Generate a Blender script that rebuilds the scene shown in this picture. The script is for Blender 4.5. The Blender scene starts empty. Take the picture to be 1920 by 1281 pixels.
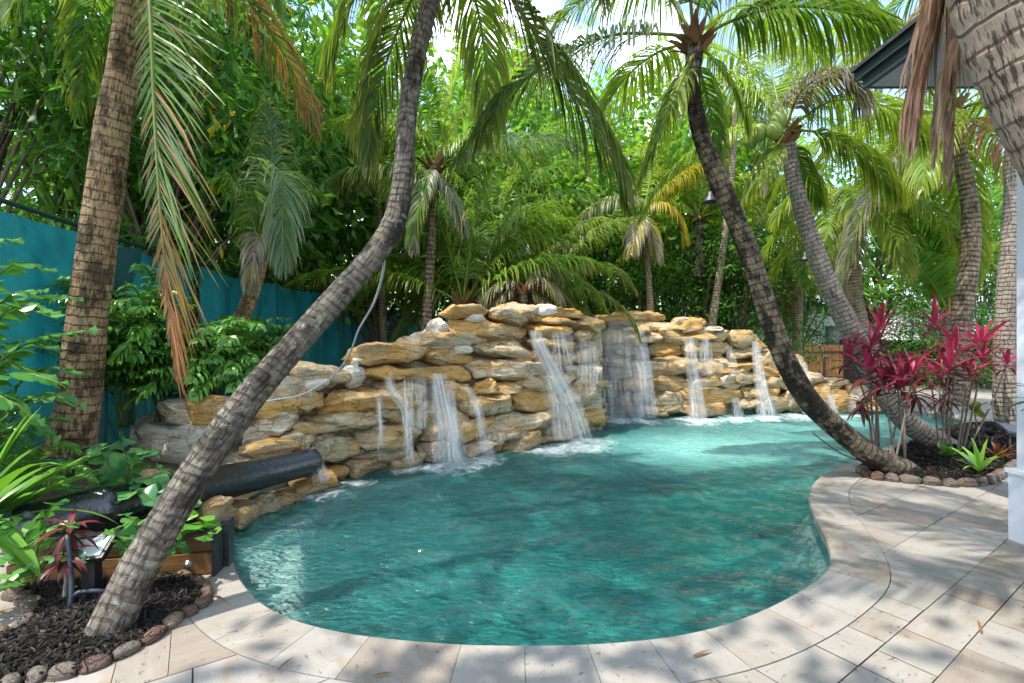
import bpy, math, random
import numpy as np
from mathutils import Vector, noise, geometry

SC = bpy.context.scene
COL = SC.collection
F, CX, CY, CZ = 900.0, 960.0, 640.5, 1.45      # photo focal length (px), centre, eye height (m)
rad = math.radians


def W(px, py, Y):
    return np.array([(px - CX) / F * Y, Y, CZ - (py - CY) / F * Y])


def G(px, py, z=0.0):
    return W(px, py, (CZ - z) * F / (py - CY))


def nrm(v):
    v = np.asarray(v, float)
    return v / np.maximum(np.linalg.norm(v, axis=-1, keepdims=True), 1e-9)


# ---------------------------------------------------------------- meshes
def link(o, parent=None):
    COL.objects.link(o)
    if parent is not None:
        o.parent = parent
    return o


def mk(name, V, Fs, mat, parent=None, col=None, tc=None, fcol=None, smooth=True, org=None, extra=None):
    """one mesh object; V world coords, Fs list of (k, n) int arrays; parent's location is subtracted"""
    V = np.asarray(V, np.float32).reshape(-1, 3)
    if org is None:
        org = np.array(parent['org'] if parent is not None else (0, 0, 0), float)
    Vl = (V - np.asarray(org, np.float32)).astype(np.float32)
    if not isinstance(Fs, list):
        Fs = [Fs]
    Fs = [np.asarray(f, np.int32) for f in Fs if len(f)]
    me = bpy.data.meshes.new(name)
    me.vertices.add(len(Vl))
    me.vertices.foreach_set('co', Vl.ravel())
    nl = sum(f.size for f in Fs)
    npoly = sum(len(f) for f in Fs)
    me.loops.add(nl)
    me.loops.foreach_set('vertex_index', np.concatenate([f.ravel() for f in Fs]))
    me.polygons.add(npoly)
    tot = np.concatenate([np.full(len(f), f.shape[1], np.int32) for f in Fs])
    st = np.concatenate([[0], np.cumsum(tot)[:-1]]).astype(np.int32)
    me.polygons.foreach_set('loop_start', st)
    me.polygons.foreach_set('use_smooth', np.full(npoly, bool(smooth)))
    me.update(calc_edges=True)
    if col is not None:
        c = np.asarray(col, np.float32)
        c4 = np.ones((len(Vl), 4), np.float32)
        c4[:, :3] = c
        a = me.attributes.new('Col', 'FLOAT_COLOR', 'POINT')
        a.data.foreach_set('color', c4.ravel())
    if tc is not None:
        a = me.attributes.new('tc', 'FLOAT_VECTOR', 'POINT')
        a.data.foreach_set('vector', np.asarray(tc, np.float32).ravel())
    if fcol is not None:
        a = me.attributes.new('Tile', 'FLOAT_COLOR', 'FACE')
        c4 = np.ones((npoly, 4), np.float32)
        c4[:, :3] = fcol
        a.data.foreach_set('color', c4.ravel())
    for k, v in (extra or {}).items():
        a = me.attributes.new(k, 'FLOAT', 'POINT')
        a.data.foreach_set('value', np.asarray(v, np.float32).ravel())
    me.validate()
    for m in (mat if isinstance(mat, (list, tuple)) else [mat]):
        me.materials.append(m)
    o = bpy.data.objects.new(name, me)
    link(o, parent)
    if parent is None and org is not None:
        o.location = tuple(float(q) for q in org)
    return o


def tag(o, label=None, cat=None, group=None, kind=None):
    if label: o['label'] = label
    if cat: o['category'] = cat
    if group: o['group'] = group
    if kind: o['kind'] = kind
    return o


def thing(name, loc, label, cat, group=None):
    o = bpy.data.objects.new(name, None)
    o.empty_display_size = 0.2
    link(o)
    o.location = tuple(float(q) for q in loc)
    o['org'] = [float(q) for q in loc]
    return tag(o, label, cat, group)


def copy_tree(root, loc, rz, sc, label, group=None):
    r = root.copy(); COL.objects.link(r)
    r.location = tuple(float(q) for q in loc); r.rotation_euler = (0, 0, rz); r.scale = sc if hasattr(sc, '__len__') else (sc, sc, sc)
    r['label'] = label
    if group: r['group'] = group
    for ch in root.children:
        c = ch.copy(); COL.objects.link(c); c.parent = r
    return r


class MB:
    """collects pieces of one mesh"""
    def __init__(s):
        s.V, s.F3, s.F4, s.C, s.T, s.n = [], [], [], [], [], 0

    def add(s, V, F4=None, F3=None, col=None, tc=None):
        V = np.asarray(V, float).reshape(-1, 3)
        s.V.append(V)
        if F4 is not None and len(F4): s.F4.append(np.asarray(F4) + s.n)
        if F3 is not None and len(F3): s.F3.append(np.asarray(F3) + s.n)
        s.C.append(np.broadcast_to(np.asarray(col if col is not None else (1, 1, 1), float), V.shape))
        s.T.append(np.asarray(tc, float) if tc is not None else V)
        s.n += len(V)
        return s

    def box(s, c, size, ax=None, col=None, taper=1.0):
        """c centre, size full, ax 3x3 rows = local axes"""
        h = np.asarray(size, float) / 2
        q = np.array([[x, y, z] for z in (-1, 1) for y in (-1, 1) for x in (-1, 1)], float)
        qq = q * h
        qq[q[:, 2] > 0, :2] *= taper
        if ax is not None: qq = qq @ np.asarray(ax, float)
        f = [[0, 2, 3, 1], [4, 5, 7, 6], [0, 1, 5, 4], [2, 6, 7, 3], [0, 4, 6, 2], [1, 3, 7, 5]]
        return s.add(qq + np.asarray(c, float), f, col=col)

    def tube(s, P, R, seg=8, col=None, cap=True):
        V, F4, F3, tc = tube(P, R, seg, cap)
        return s.add(V, F4, F3, col, tc)

    def build(s, name, mat, parent=None, smooth=True, **kw):
        V = np.concatenate(s.V)
        Fs = []
        if s.F4: Fs.append(np.concatenate(s.F4))
        if s.F3: Fs.append(np.concatenate(s.F3))
        return mk(name, V, Fs, mat, parent, col=np.concatenate(s.C), tc=np.concatenate(s.T), smooth=smooth, **kw)


def spline(pts, n):
    """Catmull-Rom through pts (any dims), n samples evenly spread by arc length of the first three dims"""
    p = np.asarray(pts, float)
    if len(p) == 2:
        t = np.linspace(0, 1, n)[:, None]
        return p[0] * (1 - t) + p[1] * t
    q = np.vstack([2 * p[0] - p[1], p, 2 * p[-1] - p[-2]])
    m = 40
    out = []
    for i in range(1, len(q) - 2):
        t = np.linspace(0, 1, m, endpoint=False)[:, None]
        a, b, c, d = q[i - 1], q[i], q[i + 1], q[i + 2]
        out.append(0.5 * (2 * b + (c - a) * t + (2 * a - 5 * b + 4 * c - d) * t ** 2 + (3 * b - a - 3 * c + d) * t ** 3))
    out.append(q[-2][None])
    o = np.vstack(out)
    s = np.concatenate([[0], np.cumsum(np.linalg.norm(np.diff(o[:, :3], axis=0), axis=1))])
    u = np.linspace(0, s[-1], n)
    return np.stack([np.interp(u, s, o[:, k]) for k in range(o.shape[1])], 1)


def closed_spline(pts, n):
    p = np.asarray(pts, float)
    k = len(p)
    q = np.vstack([p[-3:], p, p[:4]])
    s = spline(q, 4000)
    d = np.linalg.norm(s[:, :2] - p[0][:2], axis=1)
    half = len(s) // 2
    i0 = int(np.argmin(d[:half])); i1 = half + int(np.argmin(d[half:]))
    r = s[i0:i1]
    L = np.concatenate([[0], np.cumsum(np.linalg.norm(np.diff(r, axis=0), axis=1))])
    u = np.linspace(0, L[-1], n, endpoint=False)
    return np.stack([np.interp(u, L, r[:, j]) for j in range(p.shape[1])], 1)


def frames(P):
    T = nrm(np.gradient(P, axis=0))
    a = np.array([1.0, 0, 0]) if abs(T[0][0]) < 0.9 else np.array([0, 1.0, 0])
    A = np.zeros_like(P)
    a = nrm(a - T[0] * (a @ T[0]))
    for i in range(len(P)):
        a = nrm(a - T[i] * (a @ T[i]))
        A[i] = a
    return T, A, np.cross(T, A)


def tube(P, R, seg=8, cap=True):
    P = np.asarray(P, float)
    n = len(P)
    R = np.broadcast_to(np.asarray(R, float), (n,)) if np.ndim(R) < 2 else np.asarray(R)
    T, A, B = frames(P)
    th = np.arange(seg) / seg * 2 * np.pi
    rr = R[:, None] if np.ndim(R) == 1 else R
    V = P[:, None] + rr[..., None] * (A[:, None] * np.cos(th)[None, :, None] + B[:, None] * np.sin(th)[None, :, None])
    s = np.concatenate([[0], np.cumsum(np.linalg.norm(np.diff(P, axis=0), axis=1))])
    r0 = np.mean(rr)
    tc = np.stack([np.broadcast_to(np.cos(th) * r0, (n, seg)), np.broadcast_to(np.sin(th) * r0, (n, seg)), np.broadcast_to(s[:, None], (n, seg))], -1)
    i, j = np.meshgrid(np.arange(n - 1), np.arange(seg), indexing='ij')
    jn = (j + 1) % seg
    F4 = np.stack([i * seg + j, i * seg + jn, (i + 1) * seg + jn, (i + 1) * seg + j], -1).reshape(-1, 4)
    V = V.reshape(-1, 3); tc = tc.reshape(-1, 3)
    F3 = []
    if cap:
        V = np.vstack([V, P[0], P[-1]]); tc = np.vstack([tc, [0, 0, 0], [0, 0, s[-1]]])
        k = n * seg
        F3 = [[k, (q + 1) % seg, q] for q in range(seg)] + [[k + 1, (n - 1) * seg + q, (n - 1) * seg + (q + 1) % seg] for q in range(seg)]
    return V, F4, np.array(F3, int).reshape(-1, 3), tc


def inside(poly, x, y):
    """vectorised point in polygon"""
    x = np.asarray(x, float); y = np.asarray(y, float)
    r = np.zeros(x.shape, bool)
    n = len(poly)
    for i in range(n):
        x1, y1 = poly[i][:2]; x2, y2 = poly[(i + 1) % n][:2]
        c = ((y1 > y) != (y2 > y))
        with np.errstate(divide='ignore', invalid='ignore'):
            xi = (x2 - x1) * (y - y1) / (y2 - y1 + 1e-12) + x1
        r ^= c & (x < xi)
    return r


def dist_poly(poly, x, y, closed=True):
    d = np.full(np.shape(x), 1e9)
    n = len(poly)
    for i in range(n if closed else n - 1):
        a = np.asarray(poly[i][:2]); b = np.asarray(poly[(i + 1) % n][:2])
        ab = b - a
        t = np.clip(((x - a[0]) * ab[0] + (y - a[1]) * ab[1]) / (ab @ ab + 1e-12), 0, 1)
        d = np.minimum(d, np.hypot(x - a[0] - t * ab[0], y - a[1] - t * ab[1]))
    return d


def vnoise(P, seed=0.0):
    return np.array([noise.noise(Vector((p[0] + seed, p[1] - seed * 0.7, p[2] + seed * 1.3))) for p in P])


def vnoise3(P, seed=0.0):
    return np.array([noise.noise_vector(Vector((p[0] + seed, p[1] - seed * 0.7, p[2] + seed * 1.3))) for p in P])


def grid_faces(n, m):
    i, j = np.meshgrid(np.arange(n - 1), np.arange(m - 1), indexing='ij')
    return np.stack([i * m + j, (i + 1) * m + j, (i + 1) * m + j + 1, i * m + j + 1], -1).reshape(-1, 4)


# ---------------------------------------------------------------- materials
class NT:
    def __init__(s, name):
        s.m = bpy.data.materials.new(name); s.m.use_nodes = True
        s.t = s.m.node_tree; s.t.nodes.clear()
        s.out = s.n('OutputMaterial')
        s.pos = s.n('NewGeometry').outputs['Position']
        s.m.cycles.emission_sampling = 'NONE'

    def n(s, ty, **kw):
        x = s.t.nodes.new('ShaderNode' + ty)
        for k, v in kw.items(): setattr(x, k, v)
        return x

    def put(s, inp, v):
        if isinstance(v, bpy.types.NodeSocket): s.t.links.new(v, inp)
        elif v is not None:
            if inp.type == 'RGBA' and not hasattr(v, '__len__'): v = (v, v, v, 1)
            elif inp.type == 'RGBA' and len(v) == 3: v = (*v, 1)
            inp.default_value = v

    def attr(s, name, out='Color'):
        return s.n('Attribute', attribute_name=name).outputs[out]

    def noise(s, vec, scale, detail=4, rough=0.55, dist=0.0, out='Fac'):
        x = s.n('TexNoise'); s.put(x.inputs['Vector'], vec)
        s.put(x.inputs['Scale'], scale); s.put(x.inputs['Detail'], detail); s.put(x.inputs['Roughness'], rough); s.put(x.inputs['Distortion'], dist)
        return x.outputs[out]

    def voro(s, vec, scale, feature='F1', out='Distance', rnd=1.0):
        x = s.n('TexVoronoi', feature=feature); s.put(x.inputs['Vector'], vec); s.put(x.inputs['Scale'], scale); s.put(x.inputs['Randomness'], rnd)
        return x.outputs[out]

    def ramp(s, fac, stops, interp='LINEAR'):
        x = s.n('ValToRGB'); s.put(x.inputs[0], fac)
        x.color_ramp.interpolation = interp
        e = x.color_ramp.elements
        while len(e) < len(stops): e.new(0.5)
        for q, (p, c) in zip(e, stops):
            q.position = p
            q.color = (c, c, c, 1) if not hasattr(c, '__len__') else (*c[:3], 1)
        return x.outputs[0]

    def mix(s, fac, a, b, blend='MIX'):
        x = s.n('Mix', data_type='RGBA', blend_type=blend)
        s.put(x.inputs[0], fac); s.put(x.inputs[6], a); s.put(x.inputs[7], b)
        return x.outputs[2]

    def math(s, op, a, b=None, c=None, clamp=False):
        x = s.n('Math', operation=op, use_clamp=clamp)
        s.put(x.inputs[0], a)
        if b is not None: s.put(x.inputs[1], b)
        if c is not None: s.put(x.inputs[2], c)
        return x.outputs[0]

    def vm(s, op, a, b=None):
        x = s.n('VectorMath', operation=op); s.put(x.inputs[0], a)
        if b is not None: s.put(x.inputs[1], b)
        return x.outputs[0]

    def sep(s, v):
        x = s.n('SeparateXYZ'); s.put(x.inputs[0], v); return x.outputs

    def bump(s, h, strength=0.5, dist=0.02, normal=None):
        x = s.n('Bump'); s.put(x.inputs['Height'], h); s.put(x.inputs['Strength'], strength); s.put(x.inputs['Distance'], dist)
        if normal is not None: s.put(x.inputs['Normal'], normal)
        return x.outputs[0]

    def bsdf(s, color, rough=0.6, spec=0.4, normal=None, **kw):
        x = s.n('BsdfPrincipled'); s.put(x.inputs['Base Color'], color); s.put(x.inputs['Roughness'], rough)
        s.put(x.inputs['Specular IOR Level'], spec)
        if normal is not None: s.put(x.inputs['Normal'], normal)
        for k, v in kw.items(): s.put(x.inputs[k.replace('_', ' ')], v)
        return x.outputs[0]

    def mixs(s, fac, a, b):
        x = s.n('MixShader'); s.put(x.inputs[0], fac); s.put(x.inputs[1], a); s.put(x.inputs[2], b)
        return x.outputs[0]

    def done(s, sh, vol=None):
        s.t.links.new(sh, s.out.inputs['Surface'])
        if vol is not None: s.t.links.new(vol, s.out.inputs['Volume'])
        return s.m


def simple(name, c, rough=0.6, spec=0.4, var=0.25, scale=8.0, bump=0.2, metal=0.0):
    t = NT(name)
    n = t.noise(t.pos, scale, 6, 0.6)
    col = t.mix(t.ramp(n, [(0.3, 0.0), (0.7, 1.0)]), tuple(x * (1 - var) for x in c), tuple(min(1, x * (1 + var)) for x in c))
    nb = t.bump(t.noise(t.pos, scale * 6, 4), bump, 0.01)
    return t.done(t.bsdf(col, rough, spec, nb, Metallic=metal))


def leaf_mat(name, gloss=0.35, rough=0.42, transl=0.4, tint=(1.25, 1.2, 0.55)):
    t = NT(name)
    c = t.attr('Col')
    c = t.mix(t.noise(t.pos, 7.0, 2), t.mix(1.0, c, (0.72, 0.75, 0.7), 'MULTIPLY'), t.mix(1.0, c, (1.25, 1.22, 1.15), 'MULTIPLY'))
    p = t.bsdf(c, rough, gloss)
    tr = t.n('BsdfTranslucent'); t.put(tr.inputs[0], t.mix(1.0, c, tint, 'MULTIPLY'))
    return t.done(t.mixs(transl, p, tr.outputs[0]))


def trunk_mat(name, base, light, dark, stain=0.45, lichen=0.0, pitch=0.075, crack=1.0, ringw=0.28, ringk=0.65, cs=1.0, wobk=0.075):
    t = NT(name)
    v = t.attr('tc', 'Vector')
    sx = t.sep(v)
    wob = t.noise(t.vm('MULTIPLY', v, (6, 6, 5)), 1.0, 3)
    zz = t.math('ADD', sx[2], t.math('MULTIPLY', t.math('SUBTRACT', wob, 0.5), wobk))
    ph = t.math('FRACT', t.math('DIVIDE', zz, pitch))
    ring = t.ramp(ph, [(0.0, 1.0), (ringw * 0.5, 0.75), (ringw, 0.0), (0.93, 0.0), (1.0, 1.0)])
    brk = t.ramp(t.noise(t.vm('MULTIPLY', v, (9, 9, 4)), 1.0, 3, 0.6), [(0.32, 0.0), (0.6, 1.0)])
    ring = t.math('MULTIPLY', ring, t.math('MULTIPLY_ADD', brk, 0.75, 0.25))
    cr = t.noise(t.vm('MULTIPLY', v, (70 * cs, 70 * cs, 9 * cs)), 1.0, 4, 0.65)
    crack_ = t.math('MULTIPLY', t.ramp(cr, [(0.36, 1.0), (0.47, 0.0)]), crack, clamp=True)
    big = t.noise(v, 5.0, 5, 0.6)
    c = t.mix(t.ramp(big, [(0.3, 0.0), (0.7, 1.0)]), base, light)
    c = t.mix(t.math('MULTIPLY', t.noise(t.vm('MULTIPLY', v, (40, 40, 20)), 1.0, 4), 0.55), c, dark)
    st = t.noise(t.vm('MULTIPLY', v, (6, 6, 3.2)), 1.0, 5, 0.65)
    stm = t.ramp(st, [(0.64 - 0.3 * stain, 0.0), (0.74 - 0.3 * stain, 1.0)])
    c = t.mix(t.math('MULTIPLY', stm, min(0.9, stain * 1.4)), c, tuple(x * 0.22 for x in dark))
    c = t.mix(t.math('MULTIPLY', ring, ringk), c, tuple(x * 0.4 for x in dark))
    c = t.mix(t.math('MULTIPLY', crack_, 0.8), c, tuple(x * 0.3 for x in dark))
    if lichen > 0:
        li = t.noise(v, 13.0, 4, 0.7)
        lm = t.ramp(li, [(0.66 - 0.16 * lichen, 0.0), (0.78 - 0.16 * lichen, 1.0)])
        c = t.mix(t.math('MULTIPLY', lm, 0.6), c, (0.38, 0.40, 0.32))
        mo = t.ramp(t.noise(v, 6.0, 4, 0.7), [(0.55, 0.0), (0.66, 1.0)])
        c = t.mix(t.math('MULTIPLY', mo, 0.35 * lichen), c, (0.12, 0.15, 0.05))
    h = t.math('SUBTRACT', t.math('MULTIPLY', cr, 0.6), t.math('ADD', t.math('MULTIPLY', ring, 0.9), t.math('MULTIPLY', crack_, 0.6)))
    h = t.math('ADD', h, t.math('MULTIPLY', ph, 0.5))
    return t.done(t.bsdf(c, 0.85, 0.2, t.bump(h, 0.9, 0.018)))


def rock_mat(name, cream, tan, orange, ob=0.5, moss=0.25, grey=0.2):
    t = NT(name)
    oi = t.n('ObjectInfo')
    p = t.vm('ADD', t.pos, t.vm('MULTIPLY', t.n('CombineXYZ').outputs[0], (1, 1, 1)))
    x = t.n('CombineXYZ'); t.put(x.inputs[0], t.math('MULTIPLY', oi.outputs['Random'], 37.0)); t.put(x.inputs[1], t.math('MULTIPLY', oi.outputs['Random'], 91.0))
    p = t.vm('ADD', t.pos, x.outputs[0])
    st = t.vm('MULTIPLY', p, (1.0, 1.0, 3.2))
    n1 = t.noise(st, 1.7, 5, 0.6, 0.4)
    n2 = t.noise(st, 4.5, 6, 0.65, 0.6)
    n3 = t.noise(p, 28.0, 5, 0.7)
    nz = t.sep(t.n('NewGeometry').outputs['Normal'])[2]
    c = t.mix(t.ramp(n2, [(0.35, 0.0), (0.62, 1.0)]), cream, tan)
    om = t.math('ADD', t.math('SUBTRACT', n1, 0.62 - 0.3 * ob), t.math('MULTIPLY', nz, 0.05))
    c = t.mix(t.ramp(om, [(0.0, 0.0), (0.14, 0.95)]), c, orange)
    c = t.mix(t.ramp(t.noise(p, 3.1, 4, 0.6), [(0.6 - 0.12 * grey, 0.0), (0.75 - 0.12 * grey, 0.8)]), c, (0.53, 0.45, 0.33))
    dk = t.ramp(n3, [(0.30, 1.0), (0.44, 0.0)])
    c = t.mix(t.math('MULTIPLY', dk, 0.6), c, t.mix(1.0, c, (0.34, 0.28, 0.2), 'MULTIPLY'))
    fine = t.noise(p, 90.0, 3, 0.7)
    c = t.mix(0.45, c, t.mix(1.0, c, t.ramp(fine, [(0.25, 0.5), (0.7, 1.3)]), 'MULTIPLY'))
    if moss > 0:
        mm = t.ramp(t.noise(p, 5.2, 5, 0.7), [(0.66 - 0.16 * moss, 0.0), (0.74 - 0.16 * moss, 1.0)])
        c = t.mix(t.math('MULTIPLY', mm, 0.75), c, t.mix(t.noise(p, 20.0, 2), (0.05, 0.045, 0.02), (0.13, 0.14, 0.03)))
    strata = t.noise(t.vm('MULTIPLY', p, (2.0, 2.0, 17.0)), 1.0, 4, 0.6, 0.3)
    vein = t.ramp(strata, [(0.36, 1.0), (0.44, 0.0)])
    c = t.mix(t.math('MULTIPLY', vein, 0.5), c, t.mix(1.0, c, (0.42, 0.34, 0.25), 'MULTIPLY'))
    crk = t.ramp(t.voro(t.vm('ADD', t.vm('MULTIPLY', p, (1, 1, 2.2)), t.vm('MULTIPLY', t.noise(p, 6.0, 3, out='Color'), (0.35, 0.35, 0.35))), 3.2, 'DISTANCE_TO_EDGE'), [(0.0, 1.0), (0.022, 0.0)])
    c = t.mix(t.math('MULTIPLY', crk, 0.28), c, t.mix(1.0, c, (0.25, 0.2, 0.14), 'MULTIPLY'))
    h = t.math('ADD', t.math('MULTIPLY_ADD', crk, -0.5, n2), t.math('ADD', t.math('MULTIPLY', n3, 0.45), t.math('ADD', t.math('MULTIPLY', strata, 0.7), t.math('MULTIPLY', fine, 0.12))))
    wz = t.math('ADD', t.sep(t.pos)[2], t.math('MULTIPLY', t.math('SUBTRACT', n2, 0.5), 0.35))
    wet = t.ramp(wz, [(0.0, 1.0), (0.16, 0.0)])
    c = t.mix(t.math('MULTIPLY', wet, 0.75), c, t.mix(1.0, c, (0.50, 0.46, 0.36), 'MULTIPLY'))
    ro = t.math('MULTIPLY_ADD', wet, -0.3, t.ramp(n1, [(0.3, 0.42), (0.7, 0.75)]))
    return t.done(t.bsdf(c, ro, 0.45, t.bump(h, 0.8, 0.05)))
# ---------------------------------------------------------------- plants
RG = np.random.default_rng(11)
GREEN = np.array([0.09, 0.235, 0.033]); DEEP = np.array([0.03, 0.105, 0.026]); LIME = np.array([0.24, 0.38, 0.045])
YEL = np.array([0.50, 0.40, 0.05]); BROWN = np.array([0.30, 0.16, 0.085]); GREY = np.array([0.33, 0.30, 0.27]); BLUEG = np.array([0.11, 0.20, 0.11])


def cr_interp(P, t):
    n = len(P)
    u = np.clip(t, 0, 1) * (n - 1)
    i = np.minimum(u.astype(int), n - 2)
    f = (u - i)[:, None]
    return P[i] * (1 - f) + P[i + 1] * f


def frond_parts(mb, ctrl, L=0.6, n=90, wid=0.02, droop=1.3, base=0.16, rr=0.016, col=GREEN, tip=YEL, dead=0.0, deadcol=BROWN, side=(1.0, 1.0),
                ang=(62, 22), lift=0.28, rng=None, prof=None, rcol=None, sdir=None, wprof=(0.45, 1.0, 0.75, 0.06), deadat=None, jag=0.15):
    """rachis + two rows of leaflets of one feather leaf along the world control points"""
    rng = rng or RG
    P = spline(ctrl, 40)
    n = int(n)
    rc = np.asarray(rcol if rcol is not None else col * 0.7 + YEL * 0.35)
    rcol_v = np.tile(rc, (40, 1))
    tt = np.linspace(0, 1, 40)
    if deadat is not None:
        w = np.clip((tt - deadat) * 6, 0, 1)[:, None]
        rcol_v = rcol_v * (1 - w) + deadcol * 1.1 * w
    V, F4, F3, tc = tube(P, rr * np.linspace(1.25, 0.18, 40), 5, True)
    mb.add(V, F4, F3, np.vstack([np.repeat(rcol_v, 5, axis=0), rcol_v[:1], rcol_v[-1:]]))
    Tn = nrm(np.gradient(P, axis=0))
    t = np.linspace(base, 0.995, n)
    for sg, sl in ((1, side[0]), (-1, side[1])):
        if sl <= 0: continue
        tj = np.clip(t + rng.normal(0, 0.3 / n, n), base, 1)
        p = cr_interp(P, tj); T = nrm(cr_interp(Tn, tj))
        if sdir is not None:
            S = np.tile(nrm(sdir), (n, 1)); S = nrm(S - T * np.sum(S * T, 1)[:, None])
        else:
            S = np.cross(T, [0, 0, 1.0])
            bad = np.linalg.norm(S, axis=1) < 0.15
            S[bad] = S[bad] + np.array([0.2, 0.1, 0])
            S = nrm(S)
        N = np.cross(S, T)
        s = (tj - base) / (1 - base)
        lp = (0.45 + 0.55 * np.sin(np.pi * np.clip(s * 0.8 + 0.14, 0, 1))) * (1 - 0.55 * np.clip((s - 0.75) / 0.25, 0, 1)) if prof is None else prof(s)
        ll = L * sl * lp * (1 - jag * rng.random(n) ** 2)
        a = np.radians(ang[0] + (ang[1] - ang[0]) * s) + rng.normal(0, 0.09, n)
        d = nrm(T * np.cos(a)[:, None] + S * (sg * np.sin(a))[:, None] + N * (lift + rng.normal(0, 0.08, n))[:, None])
        pts = [p]
        dc = d.copy()
        dr = droop * (0.7 + 0.6 * rng.random(n))
        K = 3
        for k in range(K):
            dc = nrm(dc + np.array([0, 0, -1.0]) * (dr * (0.18 + 0.42 * k))[:, None])
            pts.append(pts[-1] + dc * (ll / K)[:, None])
        wv0 = nrm(T - d * np.sum(T * d, 1)[:, None])
        tw = rng.normal(0, 0.35, n)[:, None]
        wv = nrm(wv0 * np.cos(tw) + np.cross(d, wv0) * np.sin(tw))
        VV = np.zeros((n, (K + 1) * 2, 3)); CC = np.zeros((n, (K + 1) * 2, 3))
        lc = col * (0.8 + 0.4 * rng.random((n, 1))) + (LIME - col) * (rng.random((n, 1)) ** 3) * 0.5
        dd = (rng.random(n) < dead).astype(float)
        if deadat is not None: dd = np.maximum(dd, np.clip((tj - deadat) * 5 + rng.normal(0, 0.2, n), 0, 1))
        dcol = deadcol * (0.65 + 0.7 * rng.random((n, 1)))
        lc = lc * (1 - dd[:, None]) + dcol * dd[:, None]
        tipm = rng.random((n, 1)) * 0.8
        for k in range(K + 1):
            w = wid * wprof[k] * (0.8 + 0.4 * rng.random(n))
            VV[:, 2 * k] = pts[k] + wv * (w / 2)[:, None]
            VV[:, 2 * k + 1] = pts[k] - wv * (w / 2)[:, None]
            f = (k / K) ** 2 * tipm
            CC[:, 2 * k] = CC[:, 2 * k + 1] = lc * (1 - f) + (tip * (1 - dd[:, None]) + dcol * dd[:, None]) * f
        b = (np.arange(n) * (2 * K + 2))[:, None, None]
        q = np.array([[2 * k, 2 * k + 1, 2 * k + 3, 2 * k + 2] for k in range(K)])[None]
        mb.add(VV.reshape(-1, 3), (b + q).reshape(-1, 4), None, CC.reshape(-1, 3))
    return mb


def frond(root, ctrl, mat, label=None, **kw):
    mb = MB(); frond_parts(mb, ctrl, **kw)
    o = mb.build('frond', mat, root)
    if label: o['label'] = label
    return o


def arc(c, az, el, L, g, n=14):
    """a rachis leaving c at azimuth az, elevation el (radians), bending down with g"""
    d = np.array([math.cos(az) * math.cos(el), math.sin(az) * math.cos(el), math.sin(el)])
    p = np.array(c, float); out = [p.copy()]
    for k in range(n - 1):
        p = p + d * L / (n - 1)
        d = nrm(d + np.array([0, 0, -1.0]) * g / (n - 1) * (0.5 + 1.2 * k / n))
        out.append(p.copy())
    return np.array(out)


def crown(root, c, mat, nf, FL, seed, g=2.0, el=(80, -45), az0=0.0, skip=None, old_leaves=True, **kw):
    rng = np.random.default_rng(seed)
    for i in range(nf):
        az = az0 + i * 2.39996 + rng.normal(0, 0.15)
        if skip is not None and skip(az % (2 * math.pi)): continue
        f = (i + 0.5) / nf
        e = rad(el[0] + (el[1] - el[0]) * f ** 0.9 + rng.normal(0, 6))
        k = dict(kw)
        old = f > 0.82 and old_leaves
        if 'col' not in k:
            k['col'] = GREEN * (0.8 + 0.4 * rng.random()) + (LIME - GREEN) * (0.6 * (1 - f) * rng.random())
        if old and rng.random() < 0.6: k.update(dead=0.7, deadcol=GREY * 0.9 if rng.random() < .5 else BROWN)
        frond(root, arc(c, az, e, FL * (0.85 + 0.3 * rng.random()), g * (0.75 + 0.5 * rng.random()), 14), mat, rng=rng, **k)


def trunk(root, pts, mat, pitch=0.075, name='trunk', world=False, bulge=1.0, seg=22, label=None):
    """pts (px, py, Y, width px) -> ringed trunk"""
    C = np.array([(*W(p[0], p[1], p[2]), p[3] / 2 * p[2] / F / math.hypot(1, (p[0] - CX) / F)) for p in pts]) if not world else np.array(pts, float)
    L = np.sum(np.linalg.norm(np.diff(C[:, :3], axis=0), axis=1))
    n = max(24, int(L / 0.018))
    n = min(n, 520)
    S = spline(C, n)
    P, R = S[:, :3], S[:, 3]
    s = np.linspace(0, L, n)
    ph = s / pitch
    fr = ph - np.floor(ph)
    rr = np.random.default_rng(int(abs(C[0, 0] * 977)) % 9999)
    amp = rr.uniform(0.012, 0.045, int(L / pitch) + 3)[np.floor(ph).astype(int)]
    prof = 1 + amp * (1 - fr) - amp * 0.4
    th = np.arange(seg) / seg * 2 * np.pi
    bump = np.zeros((n, seg))
    for k in range(6):
        a, b, q = rr.integers(1, 5), rr.uniform(0.8, 5), rr.uniform(0, 6.28)
        bump += np.sin(a * th[None] + b * s[:, None] * 2 + q) * 0.012
    bump += rr.normal(0, 0.006, (n, seg))
    RR = R[:, None] * prof[:, None] * (1 + bump)
    V, F4, F3, tc = tube(P, RR, seg, True)
    o = mk(name, V, [F4, F3], mat, root, tc=tc)
    if label: o['label'] = label
    return P, R


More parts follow.
